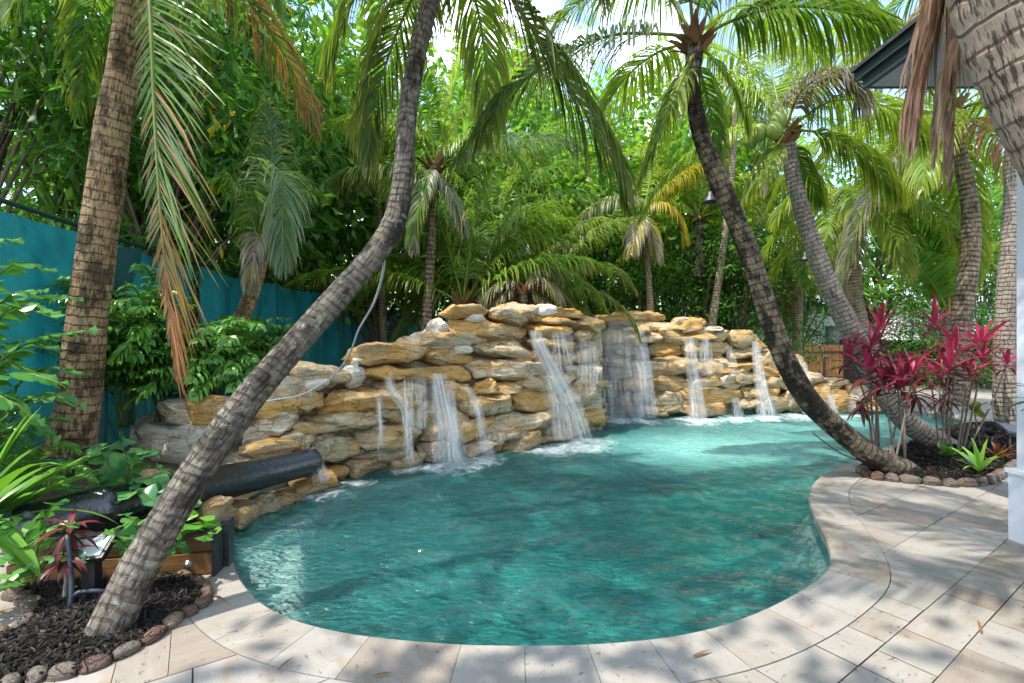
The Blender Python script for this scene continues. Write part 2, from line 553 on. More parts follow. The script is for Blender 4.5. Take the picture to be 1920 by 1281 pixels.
def fibre(root, c, mat, r=0.16, h=0.3, seed=0, tilt=(0, 0, 1)):
    """brown husk of old leaf bases round the top of a trunk"""
    rng = np.random.default_rng(seed)
    mb = MB()
    up = nrm(tilt)
    for i in range(26):
        az = rng.uniform(0, 6.28); el = rng.uniform(0.1, 0.8)
        d = np.array([math.cos(az) * math.cos(el), math.sin(az) * math.cos(el), math.sin(el)])
        p0 = np.array(c) + d * r * 0.4 - up * h * rng.uniform(0.1, 0.6)
        ln = h * rng.uniform(0.4, 0.95)
        p1 = p0 + nrm(d + up * 0.6) * ln * 0.5
        p2 = p1 + nrm(d + up * 0.1) * ln * 0.5
        wv = nrm(np.cross(d, up)) * r * rng.uniform(0.2, 0.42)
        cc = np.array([0.27, 0.15, 0.085]) * rng.uniform(0.6, 1.3)
        q = np.array([p0 - wv, p0 + wv, p1 + wv * 0.8, p1 - wv * 0.8, p2 + wv * 0.15, p2 - wv * 0.15])
        q[2:4] += d * r * 0.2
        mb.add(q, [[0, 1, 2, 3], [3, 2, 4, 5]], None, cc)
    return mb.build('leaf_sheath', mat, root)


def coconut_nuts(root, c, mat, n=5, r=0.1, seed=3):
    rng = np.random.default_rng(seed)
    for i in range(n):
        az = rng.uniform(2.2, 5.2)
        p = np.array(c) + np.array([math.cos(az) * 0.24, math.sin(az) * 0.24, rng.uniform(-0.18, 0.06)])
        V, F_ = uvball(p, (r, r, r * 1.25), 12, 8)
        mk('coconut', V, F_, mat, root)


def uvball(c, rxyz, nu=16, nv=10):
    u = np.arange(nu) / nu * 2 * np.pi
    v = np.linspace(0.02, np.pi - 0.02, nv)
    vv, uu = np.meshgrid(v, u, indexing='ij')
    V = np.stack([np.sin(vv) * np.cos(uu), np.sin(vv) * np.sin(uu), np.cos(vv)], -1).reshape(-1, 3) * np.array(rxyz) + np.array(c)
    i, j = np.meshgrid(np.arange(nv - 1), np.arange(nu), indexing='ij')
    Fq = np.stack([i * nu + j, (i + 1) * nu + j, (i + 1) * nu + (j + 1) % nu, i * nu + (j + 1) % nu], -1).reshape(-1, 4)
    return V, Fq


def leaf_cloud(mb, pos, L, Wd, cols, rng, droop=0.5, outw=None, shape='oval', fold=0.18):
    n = len(pos)
    d = rng.normal(0, 1, (n, 3)) * 0.7 + np.array([0, 0, -droop])
    if outw is not None: d = d + outw * 0.8
    d = nrm(d)
    w = nrm(np.cross(d, rng.normal(0, 0.5, (n, 3)) + np.array([0, 0, 1.0])))
    nn = np.cross(d, w)
    l = (L * rng.uniform(0.65, 1.25, n))[:, None]; ww = (Wd * rng.uniform(0.7, 1.25, n))[:, None]
    V = np.zeros((n, 4, 3))
    V[:, 0] = pos
    if shape == 'oval':
        V[:, 1] = pos + d * l * 0.45 + w * ww / 2 + nn * ww * fold
        V[:, 2] = pos + d * l
        V[:, 3] = pos + d * l * 0.45 - w * ww / 2 + nn * ww * fold
    else:
        V[:, 1] = pos + d * l * 0.8 + w * ww / 2
        V[:, 2] = pos + d * l * 0.85 + nn * ww * 0.1
        V[:, 3] = pos + d * l * 1.05 - w * ww * 0.35
    b = (np.arange(n) * 4)[:, None, None]
    f = (b + np.array([[0, 1, 2], [0, 2, 3]])[None]).reshape(-1, 3)
    mb.add(V.reshape(-1, 3), None, f, np.repeat(cols, 4, axis=0))


def broad_tree(name, loc, H, R, mats, label, group, seed, nleaf=5000, L=0.13, Wd=0.07, cols=(GREEN, LIME), h0=0.25, nclu=70, tr=0.12, droop=0.5, shape='oval', cat='tree', lean=0.0, clr=0.42):
    """trunk with limbs + a crown of leaf clumps; loc is the ground point"""
    rng = np.random.default_rng(seed)
    root = thing(name, loc, label, cat, group)
    b = np.array(loc, float)
    top = b + np.array([rng.normal(0, 0.3) + lean, rng.normal(0, 0.3), H * 0.8])
    cl = []
    for i in range(nclu):
        th = rng.uniform(0, 6.28); zf = rng.random()
        rr = R * math.sqrt(rng.random()) * (0.55 + 0.45 * math.sin(math.pi * min(1, zf * 0.85 + 0.12)))
        z = H * (h0 + (1 - h0) * zf)
        cl.append(b + (top - b) * [1, 1, 0] * zf + np.array([rr * math.cos(th), rr * math.sin(th), z]))
    cl = np.array(cl)
    mb = MB()
    n = 14
    mid = b + (top - b) * 0.5 + np.array([rng.normal(0, 0.18), rng.normal(0, 0.18), 0])
    P = spline([b - [0, 0, 0.1], mid, top], n)
    mb.tube(P, np.linspace(tr, tr * 0.3, n), 8)
    for i in range(min(nclu, 26)):
        c = cl[i]
        zf = np.clip((c[2] - b[2]) / H * 0.75 - 0.08, 0.12, 0.95)
        s = P[int(zf * (n - 1))]
        m = (s + c) / 2 + np.array([0, 0, 0.12 * np.linalg.norm(c - s)]) + rng.normal(0, 0.08, 3)
        mb.tube(spline([s, m, c], 7), np.linspace(tr * 0.38, 0.008, 7), 5, cap=False)
    mb.build('trunk', mats[0], root)
    k = rng.integers(0, nclu, nleaf)
    sc = clr * rng.uniform(0.6, 1.25, nclu)
    off = rng.normal(0, 1, (nleaf, 3)) * [1, 1, 0.7]
    pos = cl[k] + off * sc[k][:, None]
    ccol = np.array([cols[0] + (cols[1] - cols[0]) * rng.random() ** 1.5 for _ in range(nclu)])
    c = ccol[k] * rng.uniform(0.7, 1.35, (nleaf, 1))
    yl = rng.random(nleaf) < 0.02
    c[yl] = YEL * 0.8
    mb = MB()
    leaf_cloud(mb, pos, L, Wd, c, rng, droop, nrm(off), shape)
    mb.build('crown', mats[1], root, smooth=False)
    return root


def straps(mb, base, az, el, L, Wd, g, col, tipc, rng, K=7, fold=0.25, wp=(0.55, 0.85, 1.0, 0.97, 0.85, 0.65, 0.38, 0.03), edge=None):
    """strap shaped leaves from base points"""
    for i in range(len(az)):
        P = arc(base[i] if np.ndim(base) > 1 else base, az[i], el[i], L[i], g[i], K + 1)
        T = nrm(np.gradient(P, axis=0))
        S = np.array([-math.sin(az[i]), math.cos(az[i]), 0.0]) + rng.normal(0, 0.12, 3)
        S = nrm(S - T * (T @ S)[:, None])
        N = np.cross(T, S)
        w = Wd * rng.uniform(0.8, 1.2) * np.array([wp[min(len(wp) - 1, int(round(k * (len(wp) - 1) / K)))] for k in range(K + 1)])[:, None] / 2
        V = np.stack([P + S * w + N * w * fold, P, P - S * w + N * w * fold], 1).reshape(-1, 3)
        f = []
        for k in range(K):
            a = 3 * k
            f += [[a, a + 1, a + 4, a + 3], [a + 1, a + 2, a + 5, a + 4]]
        ck = np.linspace(0, 1, K + 1)[:, None]
        cc = (np.asarray(col[i]) * (1 - ck) + np.asarray(tipc[i]) * ck)
        c3 = np.repeat(cc, 3, axis=0)
        if edge is not None:
            c3[0::3] = c3[0::3] * 0.4 + np.asarray(edge) * 0.6; c3[2::3] = c3[2::3] * 0.4 + np.asarray(edge) * 0.6
        mb.add(V, f, None, c3)
    return mb


FISH = (0.08, 0.5, 1.0, 0.5)
POINT = (0.2, 0.9, 0.85, 0.05)


def fishtail(name, base, fr, mat, label, cat='palm', group=None, leafL=0.16, wid=0.075, cols=(GREEN, DEEP), seed=0, n=13, stem_r=0.012, droop=0.55, sub=0, smat=None, wp=FISH):
    """fishtail palm: arching stalks with wedge leaflets; fr = list of control polylines (world)"""
    root = thing(name, base, label, cat, group)
    rng = np.random.default_rng(seed)
    for ctrl in fr:
        mb = MB()
        c = cols[0] + (cols[1] - cols[0]) * rng.random()
        kw = dict(L=leafL, n=n, wid=wid, droop=droop, base=0.12, rr=stem_r, col=c, tip=c * 1.2 + 0.02, ang=(58, 30), lift=0.15, rng=rng, wprof=wp, rcol=np.array([0.10, 0.15, 0.04]), jag=0.3)
        if sub:
            P = spline(ctrl, 30)
            mb.tube(P, np.linspace(stem_r * 1.4, stem_r * 0.5, 30), 5, np.array([0.10, 0.15, 0.04]))
            T = nrm(np.gradient(P, axis=0))
            for k in range(sub):
                u = 0.25 + 0.75 * (k + 0.5) / sub
                i = int(u * 29)
                S = nrm(np.cross(T[i], [0, 0, 1.0]) + 1e-3) * (1 if k % 2 else -1)
                d = nrm(T[i] * 0.55 + S * 0.9 + rng.normal(0, 0.15, 3))
                l = leafL * 3.6 * (1.15 - 0.55 * u)
                q = [P[i], P[i] + d * l * 0.5 + [0, 0, 0.02], P[i] + d * l + [0, 0, -0.12 * l]]
                frond_parts(mb, q, **kw)
            frond_parts(mb, P[22:], **kw)
        else:
            frond_parts(mb, ctrl, **kw)
        mb.build('frond', mat, root)
    return root


def rock_mesh(name, c, ax, half, mats, parent, seed, sub=4, boxy=0.62, rough=1.0, org=None, strata=1.0):
    """boulder: super-ellipsoid with noise; ax rows = local axes, half = half sizes"""
    V0, F0 = ICO[sub]
    rng = np.random.default_rng(seed)
    q = np.sign(V0) * np.abs(V0) ** boxy
    q = q / np.maximum(1.0, np.max(np.abs(q), axis=1, keepdims=True)) * 1.0
    half = np.asarray(half, float)
    sd = rng.uniform(0, 100)
    big = vnoise3(q * 0.85, sd)
    q = q + big * 0.42 * rough
    q[:, 2] += 0.22 * rough * np.sin(q[:, 0] * rng.uniform(1.2, 2.4) + rng.uniform(0, 6.28))
    q[:, 2] *= 1 - 0.3 * rng.random() * np.clip(np.abs(q[:, 0]), 0, 1) ** 2
    for _ in range(9):
        nn = nrm(rng.normal(0, 1, 3) * [1, 1, 0.9]); ss = q @ nn; hh = rng.uniform(0.62, 0.95)
        q = q - nn * (np.maximum(0, ss - hh) * 0.85)[:, None] * min(1.0, rough * 1.2)
    p = q * half
    m = float(np.mean(half))
    n1 = vnoise(p / m * 2.0 + 0, sd + 5)
    n2 = vnoise(p / m * 5.0, sd + 9)
    n3 = vnoise(p * np.array([0.7, 0.7, 4.0]) / m * 2.0, sd + 13)
    dirn = nrm(V0 / half)
    p = p + dirn * (m * rough * (0.11 * n1 + 0.10 * n2 + 0.11 * strata * n3 - 0.10 * strata * np.clip(0.12 - np.abs(n3), 0, 1) * 4))[:, None]
    Vw = p @ np.asarray(ax, float) + np.asarray(c, float)
    return mk(name, Vw, F0, mats, parent, org=org)


def make_ico(sub):
    import bmesh
    bm = bmesh.new(); bmesh.ops.create_icosphere(bm, subdivisions=sub, radius=1.0)
    V = np.array([v.co[:] for v in bm.verts]); Fc = np.array([[v.index for v in f.verts] for f in bm.faces])
    bm.free()
    return V, Fc


ICO = {k: make_ico(k) for k in (2, 3, 4, 5)}
# ---------------------------------------------------------------- camera, sun, sky
cam = bpy.data.cameras.new('camera'); cam.sensor_width = 36; cam.lens = F / 1920 * 36; cam.clip_end = 2000; cam.clip_start = 0.05
co = bpy.data.objects.new('camera', cam); COL.objects.link(co); co.location = (0, 0, CZ); co.rotation_euler = (rad(90), 0, 0)
SC.camera = co
SUN = nrm(np.array([-0.42, -0.22, 0.88]))
el_, az_ = math.asin(SUN[2]), math.atan2(SUN[0], SUN[1])
sl = bpy.data.lights.new('sun', 'SUN'); sl.energy = 2.0; sl.angle = rad(0.7); sl.color = (1.0, 0.95, 0.86)
so = bpy.data.objects.new('sun', sl); COL.objects.link(so); so.rotation_euler = Vector(SUN).to_track_quat('Z', 'Y').to_euler(); so.location = (0, 0, 30)
wd = bpy.data.worlds.new('World'); SC.world = wd; wd.use_nodes = True
nt = wd.node_tree; nt.nodes.clear()
wo = nt.nodes.new('ShaderNodeOutputWorld'); bg = nt.nodes.new('ShaderNodeBackground'); sky = nt.nodes.new('ShaderNodeTexSky')
sky.sky_type = 'NISHITA'; sky.sun_disc = False; sky.sun_elevation = el_; sky.sun_rotation = az_; sky.air_density = 1.0; sky.dust_density = 0.6
tcn = nt.nodes.new('ShaderNodeTexCoord'); cn = nt.nodes.new('ShaderNodeTexNoise'); cn.inputs['Scale'].default_value = 2.6; cn.inputs['Detail'].default_value = 7; cn.inputs['Roughness'].default_value = 0.6
nt.links.new(tcn.outputs['Generated'], cn.inputs['Vector'])
cr_ = nt.nodes.new('ShaderNodeValToRGB'); cr_.color_ramp.elements[0].position = 0.50; cr_.color_ramp.elements[1].position = 0.66
nt.links.new(cn.outputs['Fac'], cr_.inputs[0])
mx = nt.nodes.new('ShaderNodeMix'); mx.data_type = 'RGBA'; mx.inputs[7].default_value = (9.0, 9.3, 9.9, 1)
nt.links.new(cr_.outputs[0], mx.inputs[0]); nt.links.new(sky.outputs[0], mx.inputs[6]); nt.links.new(mx.outputs[2], bg.inputs[0])
bg.inputs[1].default_value = 0.15; nt.links.new(bg.outputs[0], wo.inputs[0])
SC.view_settings.view_transform = 'Standard'; SC.view_settings.look = 'None'; SC.view_settings.exposure = 1.95; SC.view_settings.gamma = 1.0
SC.render.engine = 'CYCLES'
cy = SC.cycles
cy.max_bounces = 7; cy.diffuse_bounces = 4; cy.glossy_bounces = 3; cy.transmission_bounces = 4; cy.transparent_max_bounces = 24; cy.volume_bounces = 0
cy.use_denoising = True; cy.denoiser = 'OPENIMAGEDENOISE'; cy.caustics_reflective = False; cy.caustics_refractive = False
cy.sample_clamp_indirect = 6.0

# ---------------------------------------------------------------- pool outline (plan)
near_px = [(433, 1035), (445, 1075), (480, 1120), (530, 1152), (600, 1175), (700, 1193), (850, 1206), (960, 1209), (1100, 1207), (1240, 1195), (1350, 1172),
           (1440, 1138), (1510, 1100), (1550, 1068), (1558, 1040), (1548, 1005), (1530, 970), (1517, 935), (1522, 910), (1540, 893), (1570, 877), (1605, 864)]
pool_pts = [G(*p)[:2] for p in near_px] + [(4.75, 6.3), (5.4, 6.8), (6.3, 7.3), (7.4, 8.0), (8.3, 8.9), (8.6, 9.8), (8.2, 10.6), (7.2, 11.1), (5.3, 10.9), (3.3, 10.3), (2.2, 10.7),
            (1.7, 10.2), (1.6, 9.2), (1.35, 8.5), (0.74, 7.9), (0, 7.25), (-0.64, 6.85), (-1.25, 6.4), (-1.95, 6.0), (-2.3, 5.4), (-2.5, 4.7), (-2.42, 4.1), (-2.12, 3.6)]
POOL = closed_spline([(*p, 0) for p in pool_pts], 420)[:, :2]
area = 0.5 * np.sum(POOL[:, 0] * np.roll(POOL[:, 1], -1) - np.roll(POOL[:, 0], -1) * POOL[:, 1])
if area < 0: POOL = POOL[::-1]
tg = nrm(np.roll(POOL, -1, 0) - np.roll(POOL, 1, 0))
OUTN = np.stack([tg[:, 1], -tg[:, 0]], 1)                      # outward normal for a counter-clockwise loop
i_start = int(np.argmin(np.hypot(POOL[:, 0] + 2.16, POOL[:, 1] - 3.66)))
i_end = int(np.argmin(np.hypot(POOL[:, 0] - 7.9, POOL[:, 1] - 10.85)))
NP = len(POOL)
ncop = (i_end - i_start) % NP
iscop = np.zeros(NP, bool)
iscop[(i_start + np.arange(ncop + 1)) % NP] = True
CW = 0.31
HOLE = POOL + OUTN * np.where(iscop, CW + 0.004, 0.02)[:, None]


def cut_sheet(polys, hole, zs, name, mat, kind, fcols=None, label=None, parent=None):
    verts = []; faces = []
    for pl in polys:
        faces.append(list(range(len(verts), len(verts) + len(pl)))); verts += [Vector((float(a), float(b))) for a, b in pl]
    faces.append(list(range(len(verts), len(verts) + len(hole)))); verts += [Vector((float(a), float(b))) for a, b in hole]
    hi = len(faces) - 1
    v, e, f, ov, oe, of = geometry.delaunay_2d_cdt(verts, [], faces, 0, 1e-5, True)
    T, cc = [], []
    for tri, o in zip(f, of):
        if not o or hi in o: continue
        T.append(tri); cc.append(o[0])
    T = np.array(T)
    V = np.array([[p[0], p[1], zs] for p in v])
    n = np.cross(V[T[:, 1]] - V[T[:, 0]], V[T[:, 2]] - V[T[:, 0]])[:, 2]
    T[n < 0] = T[n < 0][:, ::-1]
    return tag(mk(name, V, T, mat, parent, fcol=None if fcols is None else fcols[np.array(cc)], smooth=False), label, kind=kind)


# ---------------------------------------------------------------- ground, patio, coping
def soil_mat():
    t = NT('soil')
    n = t.noise(t.pos, 1.3, 6, 0.6); n2 = t.noise(t.pos, 30, 5, 0.7)
    c = t.mix(n, (0.10, 0.075, 0.05), (0.20, 0.16, 0.11))
    c = t.mix(t.ramp(n2, [(0.4, 0.0), (0.6, 1.0)]), t.mix(1.0, c, (0.4, 0.4, 0.4), 'MULTIPLY'), c)
    return t.done(t.bsdf(c, 0.95, 0.1, t.bump(n2, 0.8, 0.03)))


def travertine(name, k=1.0):
    t = NT(name)
    tl = t.attr('Tile')
    r = t.sep(tl)
    off = t.n('CombineXYZ'); t.put(off.inputs[0], t.math('MULTIPLY', r[0], 13.0)); t.put(off.inputs[1], t.math('MULTIPLY', r[1], 27.0))
    rot = t.n('VectorRotate', rotation_type='Z_AXIS'); t.put(rot.inputs['Vector'], t.pos); t.put(rot.inputs['Angle'], t.math('MULTIPLY_ADD', t.math('GREATER_THAN', r[1], 0.5), 1.5708, -0.583))
    p = t.vm('ADD', rot.outputs[0], off.outputs[0])
    band = t.noise(t.vm('MULTIPLY', p, (1.6, 8.0, 1)), 1.0, 5, 0.62, 0.5)
    c = t.mix(t.ramp(band, [(0.3, 0.0), (0.68, 1.0)]), (0.205, 0.168, 0.128), (0.328, 0.300, 0.262))
    c = t.mix(t.math('MULTIPLY', r[2], 1.0), c, (0.305, 0.285, 0.255))
    c = t.mix(t.ramp(r[0], [(0.0, 0.0), (0.84, 0.0), (0.9, 0.4), (1.0, 0.6)]), c, (0.215, 0.165, 0.125))
    sv = t.noise(t.vm('MULTIPLY', p, (1.3, 4.0, 1)), 1.0, 5, 0.7, 0.8)
    c = t.mix(t.math('MULTIPLY', t.ramp(sv, [(0.55, 0.0), (0.70, 1.0)]), 0.8), c, (0.27, 0.165, 0.075))
    dirt = t.noise(t.pos, 1.1, 5, 0.65)
    c = t.mix(t.math('MULTIPLY', t.ramp(dirt, [(0.5, 0.0), (0.75, 1.0)]), 0.5), c, (0.22, 0.19, 0.155))
    pit = t.noise(t.vm('MULTIPLY', p, (17, 38, 1)), 1.0, 3, 0.7)
    area_ = t.ramp(t.noise(p, 2.2, 3), [(0.42, 0.0), (0.6, 1.0)])
    pm = t.math('MULTIPLY', t.ramp(pit, [(0.33, 1.0), (0.39, 0.0)]), t.math('MULTIPLY_ADD', area_, 0.8, 0.2))
    c = t.mix(t.math('MULTIPLY', pm, 0.85), c, (0.12, 0.09, 0.06))
    fine = t.noise(t.pos, 160, 3, 0.7)
    c = t.mix(0.3, c, t.mix(1.0, c, t.ramp(fine, [(0.3, 0.6), (0.7, 1.25)]), 'MULTIPLY'))
    h = t.math('SUBTRACT', t.math('MULTIPLY', fine, 0.15), t.math('ADD', t.math('MULTIPLY', pm, 1.0), t.math('MULTIPLY', band, 0.2)))
    return t.done(t.bsdf(c, t.ramp(band, [(0.3, 0.5), (0.7, 0.68)]), 0.35, t.bump(h, 0.5, 0.008)))


M_soil = soil_mat(); M_trav = travertine('travertine'); M_joint = simple('joint_sand', (0.11, 0.092, 0.075), 0.95, 0.1)
rg = np.random.default_rng(5)
ang = math.atan2(1.47, 2.23)
e1 = np.array([math.cos(ang), math.sin(ang)]); e2 = np.array([-e1[1], e1[0]])
tiles = []
v = -9.0
anchor = np.array([3.62, 3.51]) @ e2                            # one long joint passes here
v = anchor - 0.41 * 22 - 0.2
while v < 16:
    hgt = rg.choice([0.405, 0.305, 0.2], p=[0.38, 0.32, 0.3])
    if v < anchor - 1e-6 and v + hgt > anchor - 0.1: hgt = anchor - v
    u = -6 + rg.uniform(0, 0.6)
    while u < 20:
        l = rg.choice([0.405, 0.61, 0.305, 0.5, 0.2], p=[0.34, 0.16, 0.25, 0.1, 0.15])
        c = e1 * (u + l / 2) + e2 * (v + hgt / 2)
        ok = (-3.9 < c[0] < 9.5 and 0.3 < c[1] < 3.95) or (c[0] > 1.8 and 0.3 < c[1] < 8.4 and c[0] < 12) or (c[0] > 8.0 and 8.4 <= c[1] < 16 and c[0] < 15)
        if ok:
            g = rg.choice([0.0012, 0.002, 0.0036])
            tiles.append([e1 * a + e2 * b for a, b in ((u + g, v + g), (u + l - g, v + g), (u + l - g, v + hgt - g), (u + g, v + hgt - g))])
        u += l
    v += hgt
tcol = rg.random((len(tiles), 3)); tcol[:, 2] = rg.beta(1.2, 1.6, len(tiles))
cut_sheet(tiles, HOLE, 0.0, 'patio', M_trav, 'structure', tcol)
cut_sheet([[(-4.1, 0.1), (15, 0.1), (15, 16.2), (7.9, 16.2), (7.9, 8.6), (1.6, 8.6), (1.6, 4.1), (-4.1, 4.1)]], HOLE, -0.007, 'patio_bedding', M_joint, 'structure')
cut_sheet([[(-400, -400), (400, -400), (400, 800), (-400, 800)]], POOL + OUTN * 0.03, -0.035, 'ground', M_soil, 'structure')

idx = (i_start + np.arange(ncop + 1)) % NP
ci, cn_ = POOL[idx], OUTN[idx]
seg = np.concatenate([[0], np.cumsum(np.linalg.norm(np.diff(ci, axis=0), axis=1))])
mb = MB(); cV, cF, cC = [], [], []
s0 = 0.0; nb = 0
while s0 < seg[-1] - 0.05:
    ln = rg.choice([0.3, 0.305, 0.31, 0.46])
    ss = np.linspace(s0 + 0.0012, min(seg[-1], s0 + ln) - 0.0012, 6)
    pi = np.stack([np.interp(ss, seg, ci[:, k]) for k in (0, 1)], 1); ni = nrm(np.stack([np.interp(ss, seg, cn_[:, k]) for k in (0, 1)], 1))
    prof = [(0.03, -0.056), (0.0, -0.05), (-0.004, -0.03), (0.0, -0.008), (0.012, 0.003), (CW, 0.003), (CW, -0.05)]
    VV = np.array([[[*(p + n * a), b] for a, b in prof] for p, n in zip(pi, ni)])
    k = len(prof)
    fq = grid_faces(6, k)
    cV.append(VV.reshape(-1, 3)); cF.append(fq + nb); nb += 6 * k
    cC.append(np.tile([rg.random() * 0.93, rg.random(), rg.beta(1.6, 1.2)], (len(fq), 1)))
    s0 += ln
tag(mk('pool_coping', np.concatenate(cV), np.concatenate(cF)[:, ::-1], M_trav, fcol=np.concatenate(cC), smooth=False), kind='structure')

# ---------------------------------------------------------------- pool basin and water
def basin_mat():
    t = NT('pool_plaster')
    z = t.sep(t.pos)[2]
    n = t.noise(t.pos, 3.0, 5, 0.6)
    c = t.mix(n, (0.46, 0.53, 0.51), (0.58, 0.64, 0.61))
    br = t.n('TexBrick'); br.offset = 0.5
    uv = t.n('CombineXYZ'); s = t.sep(t.pos)
    t.put(uv.inputs[0], t.math('ADD', s[0], s[1])); t.put(uv.inputs[1], s[2])
    t.put(br.inputs['Vector'], uv.outputs[0]); t.put(br.inputs['Scale'], 1.0); t.put(br.inputs['Brick Width'], 0.05); t.put(br.inputs['Row Height'], 0.03); t.put(br.inputs['Mortar Size'], 0.003)
    t.put(br.inputs['Color1'], (0.10, 0.20, 0.20, 1)); t.put(br.inputs['Color2'], (0.24, 0.33, 0.32, 1)); t.put(br.inputs['Mortar'], (0.4, 0.42, 0.4, 1))
    c = t.mix(t.math('GREATER_THAN', z, -0.21), c, br.outputs[0])
    return t.done(t.bsdf(c, 0.6, 0.3, t.bump(n, 0.2, 0.02)))


M_basin = basin_mat()
xs = np.arange(-3.0, 9.2, 0.05); ys = np.arange(2.3, 11.6, 0.05)
gx, gy = np.meshgrid(xs, ys, indexing='ij')
ins = inside(POOL, gx, gy); dd = dist_poly(POOL, gx, gy)
sd = np.where(ins, dd, -dd)
lw_ = np.clip((gy - 2.75) / 1.5, 0, 1) * np.clip((-0.7 - gx) / 0.8, 0, 1); ledge = 0.02 + 0.09 * np.clip((1.6 - gx) / 1.2, 0, 1) + 0.46 * np.sqrt(lw_)
dep = np.where(sd < ledge, 0.24, 0.24 + np.clip((sd - ledge) / 0.32, 0, 1) * 0.66 + np.clip((sd - ledge - 0.1) / 1.6, 0, 1) * 0.75)
dep = np.where(gx > 4.8, np.minimum(dep, 0.75 - 0.5 * np.clip((gx - 5.0) / 2.0, 0, 1)), dep)
keep = sd > -0.12
fq = grid_faces(len(xs), len(ys))
fq = fq[keep.ravel()[fq].all(1)]
used, inv = np.unique(fq, return_inverse=True)
BV = np.stack([gx, gy, -dep], -1).reshape(-1, 3)[used]
tag(mk('pool_floor', BV, inv.reshape(fq.shape), M_basin), kind='structure')
pw = np.stack([np.column_stack([POOL + OUTN * 0.012, np.full(NP, z)]) for z in (-0.03, -0.3, -1.6)], 1)
fw = []
for i in range(NP):
    for k in range(2):
        a, b = i * 3 + k, ((i + 1) % NP) * 3 + k
        fw.append([a, a + 1, b + 1, b])
tag(mk('pool_wall', pw.reshape(-1, 3), np.array(fw)[:, ::-1], M_basin), kind='structure')

ZW = -0.10
FALLS = [(-1.30, 5.95, 0.42), (-1.0, 5.9, 0.3), (-0.72, 6.05, 0.55), (-0.38, 6.35, 0.38), (0.55, 6.9, 0.6), (0.9, 7.15, 0.75), (1.25, 7.5, 0.45),
         (2.05, 9.4, 0.6), (2.6, 9.35, 0.5), (3.5, 9.35, 0.75), (3.9, 9.5, 0.5), (4.5, 9.6, 0.5), (5.2, 9.7, 0.6), (6.0, 9.9, 0.6), (6.8, 10.0, 0.45), (7.3, 10.0, 0.4), (-1.98, 4.95, 0.32), (-1.7, 5.3, 0.25)]
xs = np.arange(-3.0, 9.2, 0.035); ys = np.arange(2.3, 11.6, 0.035)
gx, gy = np.meshgrid(xs, ys, indexing='ij')
ins = inside(POOL, gx, gy); sd = np.where(ins, 1.0, -dist_poly(POOL, gx, gy))
foam = np.zeros_like(gx)
for fx, fy, r in FALLS:
    foam = np.maximum(foam, np.exp(-((gx - fx) ** 2 + (gy - fy) ** 2) / (r * r)))
aer_sun = np.exp(-(((gx - 2.9) / 1.9) ** 2 + ((gy - 7.0) / 1.3) ** 2)) + 0.8 * np.exp(-(((gx - 6.0) / 2.6) ** 2 + ((gy - 9.0) / 1.4) ** 2))  # broad paler patches: bubbly water, and partly sunlight put into the colour
near_f = np.zeros_like(gx)
for fx, fy, r in FALLS:
    near_f = np.maximum(near_f, np.exp(-((gx - fx) ** 2 + (gy - fy) ** 2) / (1.8 ** 2)))
h = np.zeros_like(gx)
rw = np.random.default_rng(21)
for k in range(64):
    lam = 0.13 * (8.0 ** rw.random()); a = rw.uniform(0, 6.28); kk = 2 * np.pi / lam
    w = kk * (gx * math.cos(a) + gy * math.sin(a)) + rw.uniform(0, 6.28)
    mod = 0.55 + 0.45 * np.sin(gx * rw.uniform(0.5, 2) + rw.uniform(0, 6)) * np.sin(gy * rw.uniform(0.5, 2) + rw.uniform(0, 6))
    h += np.sin(w + 0.7 * np.sin(0.5 * w + 1)) * lam * 0.0046 * mod
h *= 0.8 + 0.9 * near_f
keep = sd > -0.1
fq = grid_faces(len(xs), len(ys)); fq = fq[keep.ravel()[fq].all(1)]
used, inv = np.unique(fq, return_inverse=True)
WV = np.stack([gx, gy, ZW + h], -1).reshape(-1, 3)[used]


